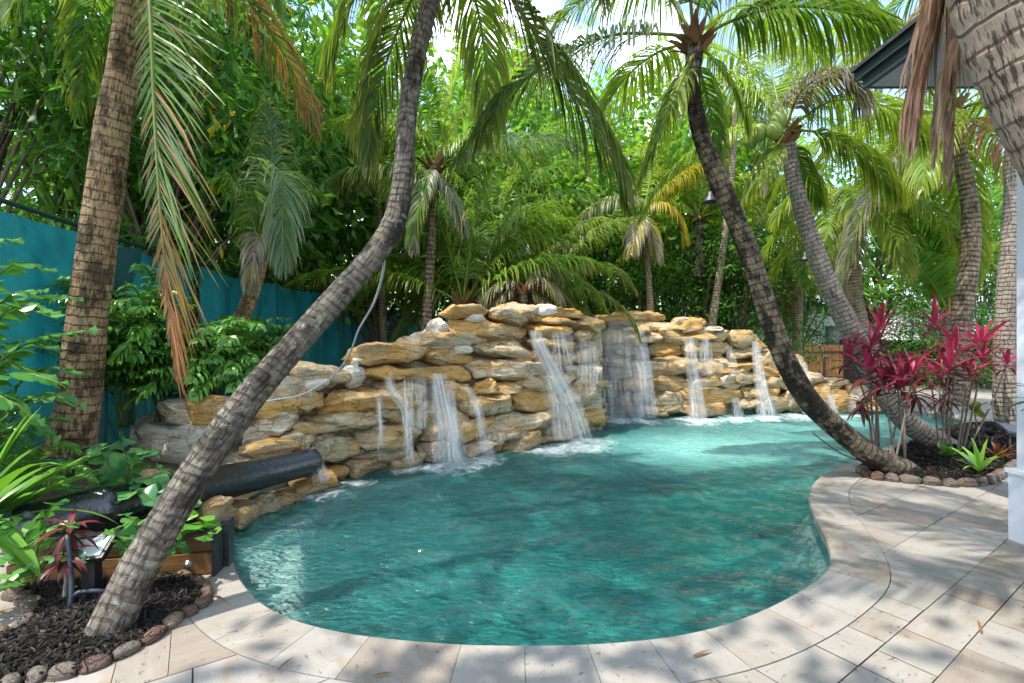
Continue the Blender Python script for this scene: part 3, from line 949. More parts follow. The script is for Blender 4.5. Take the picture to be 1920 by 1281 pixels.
def water_mat():
    t = NT('pool_water')
    f = t.attr('foam', 'Fac'); ae_sun = t.attr('aer_sun', 'Fac')
    st = t.vm('MULTIPLY', t.pos, (0.85, 1.7, 1.0))
    b1 = t.noise(st, 8.0, 2, 0.5, 0.6); b2 = t.noise(st, 22.0, 2, 0.5, 0.4)
    hh = t.math('ADD', b1, t.math('MULTIPLY', b2, 0.4))
    nb = t.bump(hh, 1.0, 0.075)
    tr = t.n('BsdfTransparent'); t.put(tr.inputs[0], (0.93, 0.98, 0.98, 1))
    df = t.n('BsdfDiffuse')
    pat = t.noise(st, 1.3, 5, 0.65, 1.5)
    dc = t.mix(t.math('MULTIPLY', ae_sun, t.math('MULTIPLY_ADD', pat, 0.8, 0.6), clamp=True), (0.024, 0.215, 0.208), (0.23, 0.56, 0.50))
    t.put(df.inputs[0], dc); t.put(df.inputs['Normal'], nb)
    am = t.math('ADD', t.math('MULTIPLY_ADD', pat, 0.2, t.math('MULTIPLY_ADD', b1, 0.3, 0.0)), t.math('MULTIPLY', ae_sun, 0.5), clamp=True)  # ripple noise also varies the body colour, painting in ripple glints
    body = t.mixs(t.math('MINIMUM', am, 0.9), tr.outputs[0], df.outputs[0])
    fo = t.n('BsdfDiffuse'); t.put(fo.inputs[0], (0.86, 0.9, 0.9, 1))
    fn = t.noise(t.pos, 9.0, 7, 0.75, 1.0)
    fm = t.ramp(t.math('ADD', t.math('MULTIPLY', f, 0.5), t.math('SUBTRACT', fn, 0.5)), [(0.26, 0.0), (0.80, 0.8)])
    gl = t.n('BsdfGlossy'); t.put(gl.inputs['Roughness'], 0.04); t.put(gl.inputs['Normal'], nb)
    fr = t.n('Fresnel'); t.put(fr.inputs[0], 1.45); t.put(fr.inputs['Normal'], nb)
    sh = t.mixs(fr.outputs[0], body, gl.outputs[0])
    sh = t.mixs(fm, sh, fo.outputs[0])
    va = t.n('VolumeAbsorption'); t.put(va.inputs[0], (0.06, 0.80, 0.75, 1)); t.put(va.inputs[1], 0.6)
    return t.done(sh, va.outputs[0])


M_water = water_mat()
tag(mk('pool_water', WV, inv.reshape(fq.shape), M_water, extra={'foam': foam.ravel()[used], 'aer_sun': aer_sun.ravel()[used]}), kind='structure')

# raised planting ground on the left and behind the falls
xs = np.arange(-4.9, -1.2, 0.08); ys = np.arange(2.2, 9.5, 0.08)
gx, gy = np.meshgrid(xs, ys, indexing='ij')
hz = 0.22 * np.clip((-2.7 - gx) / 0.9, 0, 1) * np.clip((gy - 3.1) / 0.9, 0, 1) * np.clip((9.2 - gy) / 1.0, 0, 1) - 0.06
hz += vnoise(np.stack([gx, gy, gx * 0], -1).reshape(-1, 3) * 2.2).reshape(gx.shape) * 0.04
hz = np.where((hz < 0.0), -0.08, hz)
sdp = np.where(inside(POOL, gx, gy), -1, 1) * dist_poly(POOL, gx, gy)
kp = (sdp > 0.12) & ~((gx > -2.75) & (gy < 3.9)) & (hz > -0.02)
fq = grid_faces(len(xs), len(ys)); fq = fq[kp.ravel()[fq].all(1)]
used, inv = np.unique(fq, return_inverse=True)
tag(mk('planting_ground', np.stack([gx, gy, hz], -1).reshape(-1, 3)[used], inv.reshape(fq.shape), M_soil), kind='structure')
# ---------------------------------------------------------------- the rock waterfall
MR = {
    'o': rock_mat('stone_ochre', (0.56, 0.44, 0.28), (0.48, 0.33, 0.16), (0.52, 0.29, 0.075), 0.85, 0.15, 0.05),
    't': rock_mat('stone_tan', (0.57, 0.47, 0.32), (0.46, 0.34, 0.19), (0.48, 0.29, 0.10), 0.56, 0.28, 0.1),
    'c': rock_mat('stone_cream', (0.60, 0.53, 0.42), (0.50, 0.38, 0.24), (0.50, 0.29, 0.10), 0.46, 0.15, 0.2),
    'g': rock_mat('stone_mossy', (0.48, 0.41, 0.28), (0.36, 0.27, 0.14), (0.43, 0.26, 0.08), 0.4, 0.7, 0.1),
    'd': rock_mat('stone_wet', (0.40, 0.33, 0.24), (0.27, 0.20, 0.13), (0.36, 0.19, 0.07), 0.35, 0.55, 0.4),
    'l': rock_mat('stone_layered', (0.60, 0.54, 0.44), (0.52, 0.43, 0.32), (0.48, 0.34, 0.19), 0.25, 0.18, 0.4),
    'w': rock_mat('stone_white', (0.68, 0.65, 0.58), (0.62, 0.56, 0.46), (0.55, 0.42, 0.26), 0.12, 0.0, 0.5),
}
BASE_A = np.array([(200, 5.25), (420, 5.0), (480, 4.95), (600, 5.15), (650, 5.5), (770, 5.94), (870, 6.4), (960, 6.8), (1050, 7.35), (1140, 8.2)])
BASE_B = np.array([(1090, 10.2), (1250, 9.8), (1420, 10.2), (1560, 10.35), (1700, 10.1)])


def face_y(base, px, py, batter=0.2):
    Y = 1 / np.interp(px, base[:, 0], 1 / base[:, 1])
    for _ in range(3):
        z = CZ - (py - CY) / F * Y
        Y = 1 / np.interp(px, base[:, 0], 1 / base[:, 1]) + batter * max(0.0, z + 0.1)
    return Y


STA = """325,775,104,42,c;393,769,100,50,o;331,836,190,94,l;378,880,168,44,c;530,768,98,48,o;513,798,88,46,c;477,826,68,58,c;553,826,96,40,t;498,854,100,46,o;
632,800,178,44,g;543,728,64,42,c;566,751,80,34,o;617,706,92,42,t;594,722,50,26,w;700,754,196,64,o;631,838,72,46,g;574,900,62,44,t;622,896,60,40,o;
730,665,136,38,o;782,701,212,32,o;668,708,44,42,w;842,640,172,36,c;838,670,97,28,o;922,619,172,34,o;880,585,82,26,o;
957,595,82,26,t;894,597,38,18,w;985,585,66,28,c;1031,585,46,26,w;1077,588,62,24,o;1049,605,64,18,o;1112,607,64,26,t;1042,621,72,26,o;1045,647,80,24,o;942,655,118,32,t;
1101,631,40,24,c;986,674,46,26,o;950,693,124,48,c;1048,675,84,28,o;1108,669,66,26,t;1103,695,64,34,c;913,729,44,30,o;957,728,54,28,t;862,737,60,36,o;1010,722,64,32,t;
1042,718,72,34,c;1105,723,38,24,o;1004,754,76,42,o;918,763,100,50,g;1095,749,54,46,t;980,797,118,44,t;1085,777,40,32,c;1115,785,40,34,o;1068,812,94,32,t;990,830,78,30,g;
936,832,38,34,c;888,808,66,42,o;838,813,74,38,t;773,780,110,50,g;730,824,138,42,t;723,855,104,36,d;818,848,60,34,d;898,842,60,28,c;654,838,32,46,g;696,875,92,36,t;764,868,70,30,t;
829,614,30,34,w;867,657,46,22,w;668,783,120,34,g;760,740,90,44,t;850,786,60,44,t;948,818,50,22,c"""
STC = """420,1004,62,46,c;420,978,72,40,t;458,978,40,34,g;472,964,66,36,t;508,950,70,34,g;534,956,54,24,t;552,936,58,32,t;590,918,56,34,t;615,905,50,34,o;405,960,60,40,c"""
BASE_C = np.array([(380, 3.72), (440, 3.92), (500, 4.35), (560, 4.75), (625, 5.2)])
STB = """1172,597,134,26,o;1243,614,82,18,t;1272,633,62,30,t;1224,633,40,22,t;1255,658,76,28,o;1262,677,66,20,t;1231,690,106,38,c;1160,700,44,24,d;1184,725,70,26,o;1255,722,78,32,o;
1137,735,40,38,d;1264,750,78,28,g;1220,771,78,28,t;1178,757,30,36,d;1207,747,46,22,d;1127,628,32,22,t;1150,657,64,24,d;1150,632,56,28,t;1187,661,70,22,d;1156,680,64,24,t;
1305,607,56,28,o;1330,620,50,12,l;1312,630,68,18,o;1346,633,40,22,t;1390,638,50,34,g;1425,647,28,22,o;1345,655,48,28,t;1394,664,42,24,g;1335,684,68,32,c;1394,690,58,22,o;
1437,675,32,28,t;1441,699,42,26,o;1360,712,110,34,o;1378,719,54,34,c;1343,743,112,32,o;1412,737,34,22,t;1447,722,44,28,t;1411,757,42,22,c;1458,757,62,34,t;1328,768,100,24,t;
1494,680,40,30,o;1532,713,50,24,c;1537,748,52,42,o;1567,719,44,16,c;1577,748,50,46,o;1616,735,52,30,c;1655,744,36,42,o;1482,716,44,40,t;1300,655,40,34,t;1298,690,46,34,t;1312,722,50,30,c;
1170,640,50,24,t;1495,752,44,44,t;1290,735,60,30,t;1640,766,60,20,t;1265,768,60,24,t;1400,708,60,26,t;1440,742,44,26,o;1200,620,60,22,t;1285,610,40,22,t"""


def parse(s):
    return [(float(a), float(b), float(c), float(d), k) for a, b, c, d, k in (q.strip().split(',') for q in s.replace('\n', '').split(';') if q.strip())]


def plan_pt(base, px, Y):
    return np.array([(px - CX) / F * Y, Y])


def stone_wall(root, stones, base, seed0, thick=0.36, minhalf=0.2, skip=()):
    for i, (cx, cy_, w, h, k) in enumerate(stones):
        Yc = face_y(base, cx, cy_)
        zc = CZ - (cy_ - CY) / F * Yc
        dY = Yc - 1 / np.interp(cx, base[:, 0], 1 / base[:, 1])
        a = plan_pt(base, cx - w / 2, 1 / np.interp(cx - w / 2, base[:, 0], 1 / base[:, 1]) + dY)
        b = plan_pt(base, cx + w / 2, 1 / np.interp(cx + w / 2, base[:, 0], 1 / base[:, 1]) + dY)
        d = b - a
        ln = np.linalg.norm(d)
        if ln > 2.0 * w * Yc / F: d = np.array([w * Yc / F, 0]); ln = d[0]
        e = d / np.linalg.norm(d)
        q = np.array([-e[1], e[0]])
        if q[1] < 0: q = -q
        th = float(np.clip(ln * 0.42, minhalf, thick))
        hz_ = h / 2 * Yc / F
        c = np.array([*((a + b) / 2 + q * (th * 0.72)), zc])
        sc = 1.15 if k != 'w' else 1.1
        rgn = np.random.default_rng(seed0 + i)
        tl = rgn.normal(0, 0.05)
        ax = np.array([[e[0], e[1], tl], [q[0], q[1], 0], [-tl * e[0], -tl * e[1], 1]])
        rock_mesh('stone', c, nrm(ax), (ln / 2 * sc, th, hz_ * 1.12), MR[k], root, seed0 + i, 4, 0.5 if k != 'w' else 0.85, 0.92 if k != 'w' else 0.45, strata=1.9 if k == 'l' else 1.0)


def core(root, base, sky_, px0, px1, deep, name='mortar', front=0.42):
    pxs = np.linspace(px0, px1, 90)
    rows = []
    for px in pxs:
        Yb = 1 / np.interp(px, base[:, 0], 1 / base[:, 1])
        pt = np.interp(px, [a for a, _ in sky_], [b for _, b in sky_])
        Yt = face_y(base, px, pt) + front
        zt = CZ - (pt - CY) / F * Yt
        col = []
        for z in np.linspace(-0.5, zt, 16):
            Y = Yb + front + 0.2 * max(0, z + 0.1)
            col.append([(px - CX) / F * Y, Y, z])
        bx, by = (px - CX) / F * Yt, Yt
        back = nrm(np.array([-0.5, 0.85])) if base is BASE_A else np.array([0, 1.0])
        for s, zz in ((0.3, zt - 0.02), (0.7, zt - 0.06), (deep, zt - 0.2), (deep + 0.15, -0.5)):
            col.append([bx + back[0] * s, by + back[1] * s, zz])
        rows.append(col)
    V = np.array(rows); n, m, _ = V.shape
    P = V.reshape(-1, 3)
    P = P + vnoise3(P * 3.0, 4.0) * 0.09 + vnoise3(P * 8.0, 9.0) * 0.03
    Fq = list(grid_faces(n, m))
    return mk(name, P, [np.array(Fq)], M_mortar, root)


M_mortar = rock_mat('mortar_cream', (0.52, 0.46, 0.36), (0.42, 0.34, 0.24), (0.42, 0.28, 0.12), 0.25, 0.35, 0.4)
RA = thing('rock_waterfall', (-0.5, 6.6, 0), 'tall left wall of stacked ochre boulders, stepping down to the cannon', 'rock waterfall', 'stacked stone waterfall walls')
stone_wall(RA, parse(STA), BASE_A, 100)
stone_wall(RA, parse(STC), BASE_C, 300, thick=0.28, minhalf=0.14)
core(RA, BASE_A, [(238, 800), (275, 775), (440, 775), (512, 735), (572, 705), (650, 705), (663, 672), (758, 668), (760, 645), (817, 620), (840, 603), (1107, 600), (1140, 612)], 250, 1128, 1.1)
RB = thing('rock_waterfall', (3.8, 10.2, 0), 'lower right wall of stacked ochre boulders, behind the curved palm trunk', 'rock waterfall', 'stacked stone waterfall walls')
stone_wall(RB, parse(STB), BASE_B, 400, thick=0.42)
core(RB, BASE_B, [(1107, 602), (1237, 606), (1330, 616), (1413, 640), (1440, 655), (1510, 690), (1520, 712), (1600, 722), (1670, 738)], 1104, 1668, 1.0)
# side return of the tall wall towards the right fall
rr_ = np.random.default_rng(77)
for i in range(16):
    z = -0.05 + 0.125 * i
    Yq = 8.35 + 0.2 * z + rr_.uniform(0, 0.75)
    x = 1.62 - 0.10 * z + (Yq - 8.3) * 0.12 + rr_.normal(0, 0.03)
    k = 'totdgc'[i % 6]
    rock_mesh('stone', (x - 0.28, Yq, z), nrm(np.array([[0.3, 1, 0], [-1, 0.3, 0], [0, 0, 1.0]])), (0.36, 0.34, 0.10), MR[k], RA, 900 + i, 4)

# ---------------------------------------------------------------- falling water
def fall_mat():
    t = NT('falling_water')
    v = t.attr('tc', 'Vector'); uv = t.sep(t.attr('Col'))
    n1 = t.noise(t.vm('MULTIPLY', v, (34, 1.1, 1)), 1.0, 3, 0.6, 0.15)
    n2 = t.noise(t.vm('MULTIPLY', v, (110, 3.0, 1)), 1.0, 3, 0.65)
    n3 = t.noise(t.vm('MULTIPLY', v, (9, 0.7, 1)), 1.0, 2, 0.5)
    a = t.math('ADD', t.math('MULTIPLY', n1, 0.7), t.math('ADD', t.math('MULTIPLY', n2, 0.35), t.math('MULTIPLY', n3, 0.35)))
    a = t.ramp(a, [(0.62, 0.0), (1.05, 0.68)])
    ed = t.math('MULTIPLY', t.ramp(uv[0], [(0.0, 0.0), (0.22, 1.0), (0.78, 1.0), (1.0, 0.0)]), t.ramp(uv[1], [(0.0, 0.55), (0.1, 1.0), (0.9, 0.9), (1.0, 0.55)]))
    a = t.math('MULTIPLY', a, t.math('MULTIPLY', ed, uv[2]))
    d = t.n('BsdfDiffuse'); t.put(d.inputs[0], (0.93, 0.95, 0.97, 1))
    tl = t.n('BsdfTranslucent'); t.put(tl.inputs[0], (0.95, 0.96, 0.98, 1))
    g = t.n('BsdfGlossy'); t.put(g.inputs['Roughness'], 0.25)
    w = t.mixs(0.12, t.mixs(0.45, d.outputs[0], tl.outputs[0]), g.outputs[0])
    tr = t.n('BsdfTransparent')
    return t.done(t.mixs(a, tr.outputs[0], w))


M_fall = fall_mat()


def stream(path, label, base=None, layers=3, dens=1.0, seed=0, off=0.06, Y=None):
    """path of (px, py, width px): water from a lip down to the pool"""
    rng = np.random.default_rng(seed + 50)
    P = []
    for k, p in enumerate(path):
        y = Y if Y is not None else face_y(base, p[0], p[1], 0.2) - off
        if len(p) > 3: y = p[3]
        P.append([*W(p[0], p[1], y), p[2] * y / F])
    S = spline(P, 36)
    mb = MB()
    nu = 13
    for l in range(layers):
        u = np.linspace(0, 1, nu)
        dx = (u - 0.5)[None, :] * S[:, 3:4] * (1.0 + 0.12 * l)
        bow = (0.05 + 0.05 * l) * np.sin(np.pi * u)[None, :] * np.minimum(1, S[:, 3:4] / 0.25)
        V = np.stack([S[:, 0:1] + dx, S[:, 1:2] - bow - 0.02 * l + np.zeros_like(dx), S[:, 2:3] + np.zeros_like(dx)], -1)
        sl = np.concatenate([[0], np.cumsum(np.linalg.norm(np.diff(S[:, :3], axis=0), axis=1))])
        tc = np.stack([u[None] * np.mean(S[:, 3]) + np.zeros_like(dx) + l * 3.7 + seed * 1.31, np.broadcast_to(sl[:, None], dx.shape) + l * 1.7, np.full_like(dx, seed * 2.0)], -1)
        cc = np.stack([np.broadcast_to(u[None], dx.shape), np.broadcast_to(np.linspace(0, 1, 36)[:, None], dx.shape), np.full_like(dx, dens)], -1)
        mb.add(V.reshape(-1, 3), grid_faces(36, nu), None, cc.reshape(-1, 3), tc.reshape(-1, 3))
    ns = int(4 + np.mean(S[:, 3]) * 40 * dens)
    for k in range(ns):
        u0 = rng.uniform(-0.42, 0.42); du = rng.normal(0, 0.12); i0 = int(rng.uniform(0, 10)); i1 = int(rng.uniform(24, 36))
        q = S[i0:i1]; m_ = len(q); tt = np.linspace(0, 1, m_)
        xx = q[:, 0] + (u0 + du * tt ** 2) * q[:, 3] + 0.006 * np.sin(tt * rng.uniform(3, 9) + k)
        yy = q[:, 1] - 0.06 - rng.uniform(0, 0.06)
        ww = rng.uniform(0.003, 0.009) * (0.6 + 0.8 * tt)
        Vs = np.stack([np.stack([xx - ww, yy, q[:, 2]], -1), np.stack([xx, yy - ww * 0.8, q[:, 2]], -1), np.stack([xx + ww, yy, q[:, 2]], -1)], 1)
        cs = np.stack([np.broadcast_to(np.array([0.12, 0.5, 0.88])[None], (m_, 3)), np.broadcast_to((0.05 + 0.9 * tt)[:, None], (m_, 3)), np.full((m_, 3), 1.15)], -1)
        ts = np.stack([np.full((m_, 3), k * 0.77 + seed), np.broadcast_to((tt * 1.5 + k)[:, None], (m_, 3)), np.full((m_, 3), 0.3 * k)], -1)
        mb.add(Vs.reshape(-1, 3), grid_faces(m_, 3), None, cs.reshape(-1, 3), ts.reshape(-1, 3))
    nd = int(26 * dens * (1 + np.mean(S[:, 3]) * 4))
    for k in range(nd):
        f_ = rng.random() ** 0.5
        q = S[int(f_ * 35)]
        c_ = q[:3] + np.array([rng.normal(0, 0.35) * q[3] * (0.6 + f_), -0.05 - rng.random() * 0.12, rng.normal(0, 0.05)])
        c_[2] = max(c_[2], -0.07 + abs(rng.normal(0, 0.05)))
        s_ = rng.uniform(0.0015, 0.0045)
        Vd = c_ + np.array([[s_, 0, 0], [-s_, 0, 0], [0, s_, 0], [0, -s_, 0], [0, 0, s_ * 1.8], [0, 0, -s_ * 1.8]])
        mb.add(Vd, None, [[0, 2, 4], [2, 1, 4], [1, 3, 4], [3, 0, 4], [2, 0, 5], [1, 2, 5], [3, 1, 5], [0, 3, 5]], np.tile([0.5, 0.5, 2.5], (6, 1)), np.tile([k * 0.37, k * 0.11, 0], (6, 1)))
    o = mb.build('water_stream', M_fall, None, org=(P[-1][0], P[-1][1], P[-1][2]))
    tag(o, label, 'falling water', 'streams falling over the rocks')
    return o


stream([(1004, 620, 22), (1012, 650, 26), (1036, 700, 40), (1054, 755, 60), (1068, 822, 84)], 'widest white stream down the tall wall, beside its right end', BASE_A, 4, 1.1, 1, 0.16)
stream([(1048, 622, 50), (1052, 660, 56), (1056, 700, 44)], 'thin short strands over the orange ledges at the top of the tall wall', BASE_A, 2, 0.75, 2, 0.16)
stream([(1098, 640, 40), (1102, 690, 44), (1100, 740, 30)], 'faint drips over the right end of the tall wall', BASE_A, 2, 0.6, 3, 0.18)
stream([(822, 700, 26), (830, 745, 34), (840, 800, 46), (846, 862, 64)], 'strong white stream off the right end of the long ochre slab', BASE_A, 4, 1.15, 4, 0.2)
stream([(852, 724, 30), (876, 728, 20), (893, 752, 16), (904, 800, 22), (914, 852, 30)], 'arched stream leaping off a round ochre stone, landing furthest right of the slab', BASE_A, 3, 0.85, 5, 0.22)
stream([(730, 706, 18), (735, 730, 20), (752, 750, 26), (764, 780, 16), (770, 868, 18)], 'narrow bright stream bending off the big ochre boulder under the slab', BASE_A, 3, 1.0, 6, 0.2)
stream([(712, 742, 16), (714, 790, 18), (716, 846, 20)], 'pair of thin dripping threads furthest left under the ochre slab', BASE_A, 2, 0.75, 7, 0.22)
stream([(782, 706, 50), (784, 760, 54), (786, 810, 50)], 'sparse fine threads hanging between the two larger streams under the slab', BASE_A, 2, 0.6, 8, 0.22)
stream([(848, 712, 14), (848, 780, 20), (850, 862, 26)], 'thin straight stream just behind the arched one', BASE_A, 2, 0.9, 9, 0.14)
stream([(1162, 600, 44), (1158, 660, 62), (1160, 720, 80), (1168, 790, 90)], 'wide veil falling in the recess between the two walls', BASE_B, 4, 0.5, 10, 0.3)
stream([(1196, 606, 20), (1202, 660, 26), (1208, 720, 34), (1212, 782, 40)], 'narrow stream beside the wide veil, under the long orange capstone', BASE_B, 3, 0.95, 11, 0.26)
stream([(1293, 632, 22), (1296, 680, 24), (1302, 730, 28), (1306, 786, 36)], 'bright stream down the middle of the right wall, nearest its grey flat stone', BASE_B, 3, 1.1, 12, 0.24)
stream([(1322, 632, 22), (1322, 670, 26), (1324, 704, 26)], 'short strands beside the bright stream in the middle of the right wall', BASE_B, 2, 0.8, 13, 0.22)
stream([(1366, 648, 12), (1370, 680, 16), (1374, 704, 14)], 'short trickle between two mossy stones of the right wall', BASE_B, 2, 0.8, 14, 0.2)
stream([(1378, 745, 16), (1380, 765, 18), (1380, 788, 22)], 'low trickle off the widest lower stone of the right wall', BASE_B, 2, 0.9, 15, 0.25)
stream([(1414, 640, 14), (1420, 690, 18), (1428, 735, 26), (1438, 784, 40)], 'slender stream just left of the curved palm trunk', BASE_B, 3, 1.1, 16, 0.22)
stream([(1490, 676, 34), (1502, 700, 26), (1512, 740, 24), (1518, 776, 34)], 'stream off the orange end stone just right of the curved palm trunk', BASE_B, 3, 1.1, 17, 0.25)
stream([(1556, 738, 14), (1558, 755, 16), (1560, 774, 22)], 'small fall over the low end stones, nearer the curved trunk', BASE_B, 2, 1.0, 18, 0.25)
stream([(1596, 742, 12), (1597, 756, 14), (1598, 774, 18)], 'small fall over the low end stones, furthest right of all', BASE_B, 2, 1.0, 19, 0.25)
stream([(585, 838, 12), (592, 852, 16), (601, 874, 24), (606, 900, 34)], 'short spout of water beyond the muzzle of the black cannon', None, 3, 0.9, 20, Y=5.0)
# ---------------------------------------------------------------- palms
M_frond = leaf_mat('frond_leaf', 0.4, 0.38, 0.48)
M_leaf = leaf_mat('tree_leaf', 0.3, 0.45, 0.52)
M_gloss = leaf_mat('glossy_leaf', 0.45, 0.32, 0.3)
M_sheath = leaf_mat('husk_fibre', 0.1, 0.9, 0.1, (1, 1, 1))
M_nut = simple('coconut_green', (0.20, 0.27, 0.05), 0.45, 0.4, 0.3, 6, 0.1)
T_orange = trunk_mat('bark_warm_ringed', (0.42, 0.265, 0.135), (0.52, 0.36, 0.20), (0.15, 0.095, 0.06), 0.56, 0.0, 0.085, 1.0, 0.18, 0.55)
T_lichen = trunk_mat('bark_grey_lichen', (0.18, 0.147, 0.115), (0.28, 0.238, 0.193), (0.06, 0.05, 0.043), 0.52, 0.6, 0.052, 1.0, 0.34, 0.42, 1.0, 0.13)
T_dark = trunk_mat('bark_black_stained', (0.25, 0.18, 0.115), (0.36, 0.29, 0.2), (0.06, 0.05, 0.038), 0.66, 0.15, 0.075)
T_pale = trunk_mat('bark_pale_grey', (0.37, 0.31, 0.25), (0.49, 0.42, 0.35), (0.15, 0.12, 0.095), 0.2, 0.2, 0.06)
T_tan = trunk_mat('bark_tan', (0.36, 0.27, 0.17), (0.48, 0.40, 0.29), (0.14, 0.10, 0.07), 0.32, 0.05, 0.07)
T_big = trunk_mat('bark_cracked_near', (0.44, 0.335, 0.25), (0.58, 0.48, 0.385), (0.16, 0.11, 0.08), 0.25, 0.1, 0.085, 1.25, 0.14, 0.5, 1.25)
T_band = trunk_mat('bark_black_banded', (0.33, 0.25, 0.16), (0.43, 0.35, 0.25), (0.08, 0.06, 0.045), 0.42, 0.1, 0.085, 1.0, 0.45, 0.9)
T_bark = simple('bark_brown', (0.13, 0.10, 0.075), 0.9, 0.15, 0.4, 5, 0.6)
T_barkl = simple('bark_light', (0.26, 0.21, 0.16), 0.9, 0.15, 0.4, 6, 0.6)


def palm(label, pts, mat, group='palms round the pool', pitch=0.075, ws=1.0):
    pts = [(a, b, c, d * ws) for a, b, c, d in pts]
    b = W(*pts[0][:3])
    r = thing('palm_tree', (b[0], b[1], b[2]), label, 'palm tree', group)
    P, R = trunk(r, pts, mat, pitch)
    return r, P, R


def FR(pts):
    return [W(*p) for p in pts]


# thick ringed palm by the screen, crown above the frame, one frond hanging into view
r, P, R = palm('thick warm tan ringed palm trunk standing in front of the teal screen', [(132, 850, 4.7, 108), (146, 760, 4.7, 92), (165, 600, 4.65, 82), (190, 400, 4.6, 77), (215, 230, 4.55, 72), (245, 60, 4.5, 70), (262, -90, 4.45, 62), (270, -190, 4.45, 50)], T_orange, pitch=0.085, ws=1.0)
cc = P[-1]
fibre(r, cc, M_sheath, 0.2, 0.45, 1)
frond(r, FR([(272, -150, 4.3), (276, -80, 4.0), (284, 60, 3.8), (292, 250, 3.7), (303, 420, 3.65), (318, 580, 3.65), (332, 705, 3.66)]), M_frond, 'long hanging frond, green above and dead brown towards its tip',
      L=1.0, n=130, wid=0.018, dead=0.14, droop=0.16, base=0.1, rr=0.02, col=np.array([0.10, 0.20, 0.05]), tip=np.array([0.34, 0.24, 0.07]), side=(0.30, 1.0), sdir=(-1, 0.3, 0), ang=(56, 14), lift=0.05,
      deadat=0.66, deadcol=np.array([0.36, 0.17, 0.08]), rcol=np.array([0.24, 0.30, 0.08]), rng=np.random.default_rng(4))
crown(r, cc, M_frond, 13, 3.0, 21, 1.9, (78, -10), L=0.7, n=70, wid=0.026)
for q in ([(268, -170, 4.4), (200, -190, 4.0), (90, -90, 3.6), (20, 30, 3.4)], [(268, -170, 4.4), (380, -220, 4.4), (480, -120, 4.4), (520, 20, 4.4)]):
    frond(r, FR(q), M_frond, L=0.6, n=70, wid=0.026, droop=1.4)

# the leaning palm across the left foreground
r, P, R = palm('grey lichened palm leaning over the pool from the mulch bed on the left', [(182, 1222, 2.33, 132), (205, 1180, 2.34, 118), (255, 1075, 2.42, 104), (330, 945, 2.55, 92), (400, 840, 2.66, 84), (480, 730, 2.8, 74), (560, 640, 2.92, 65), (640, 548, 3.02, 60), (706, 472, 3.1, 56), (742, 408, 3.15, 52), (757, 320, 3.2, 47), (764, 210, 3.25, 43), (781, 110, 3.3, 42), (806, 0, 3.36, 41), (826, -80, 3.4, 42), (838, -150, 3.42, 34)], T_lichen, ws=0.82)
cc = P[-1]
fibre(r, cc, M_sheath, 0.14, 0.32, 2)
for q, kw in (
    ([(842, -150, 3.42), (880, -120, 3.3), (950, -20, 3.25), (1030, 105, 3.25), (1100, 215, 3.3), (1150, 305, 3.35), (1176, 375, 3.4)], dict(L=0.72, n=130, wid=0.021, col=np.array([0.06, 0.12, 0.03]), tip=np.array([0.30, 0.26, 0.05]))),
    ([(836, -150, 3.42), (760, -160, 3.3), (690, -60, 3.2), (640, 50, 3.15), (612, 120, 3.15)], dict(L=0.62, n=110, wid=0.021)),
    ([(836, -150, 3.42), (800, -60, 3.9), (745, 60, 4.3), (700, 200, 4.5), (690, 300, 4.6)], dict(L=0.7, n=100, wid=0.022, col=np.array([0.05, 0.11, 0.03]))),
    ([(842, -150, 3.42), (870, -60, 3.9), (900, 40, 4.2), (915, 180, 4.4), (910, 260, 4.5)], dict(L=0.65, n=100, wid=0.022, col=LIME * 0.8)),
    ([(842, -150, 3.42), (930, -170, 3.1), (1060, -110, 2.9), (1130, -20, 2.8)], dict(L=0.6, n=110, wid=0.02, col=np.array([0.07, 0.12, 0.05]))),
    ([(836, -150, 3.42), (740, -210, 3.0), (600, -170, 2.7), (520, -60, 2.6)], dict(L=0.55, n=100, wid=0.02)),
):
    frond(r, FR(q), M_frond, droop=1.7, **kw)
crown(r, cc, M_frond, 8, 2.6, 22, 1.4, (80, 25), L=0.55, n=70, wid=0.022)

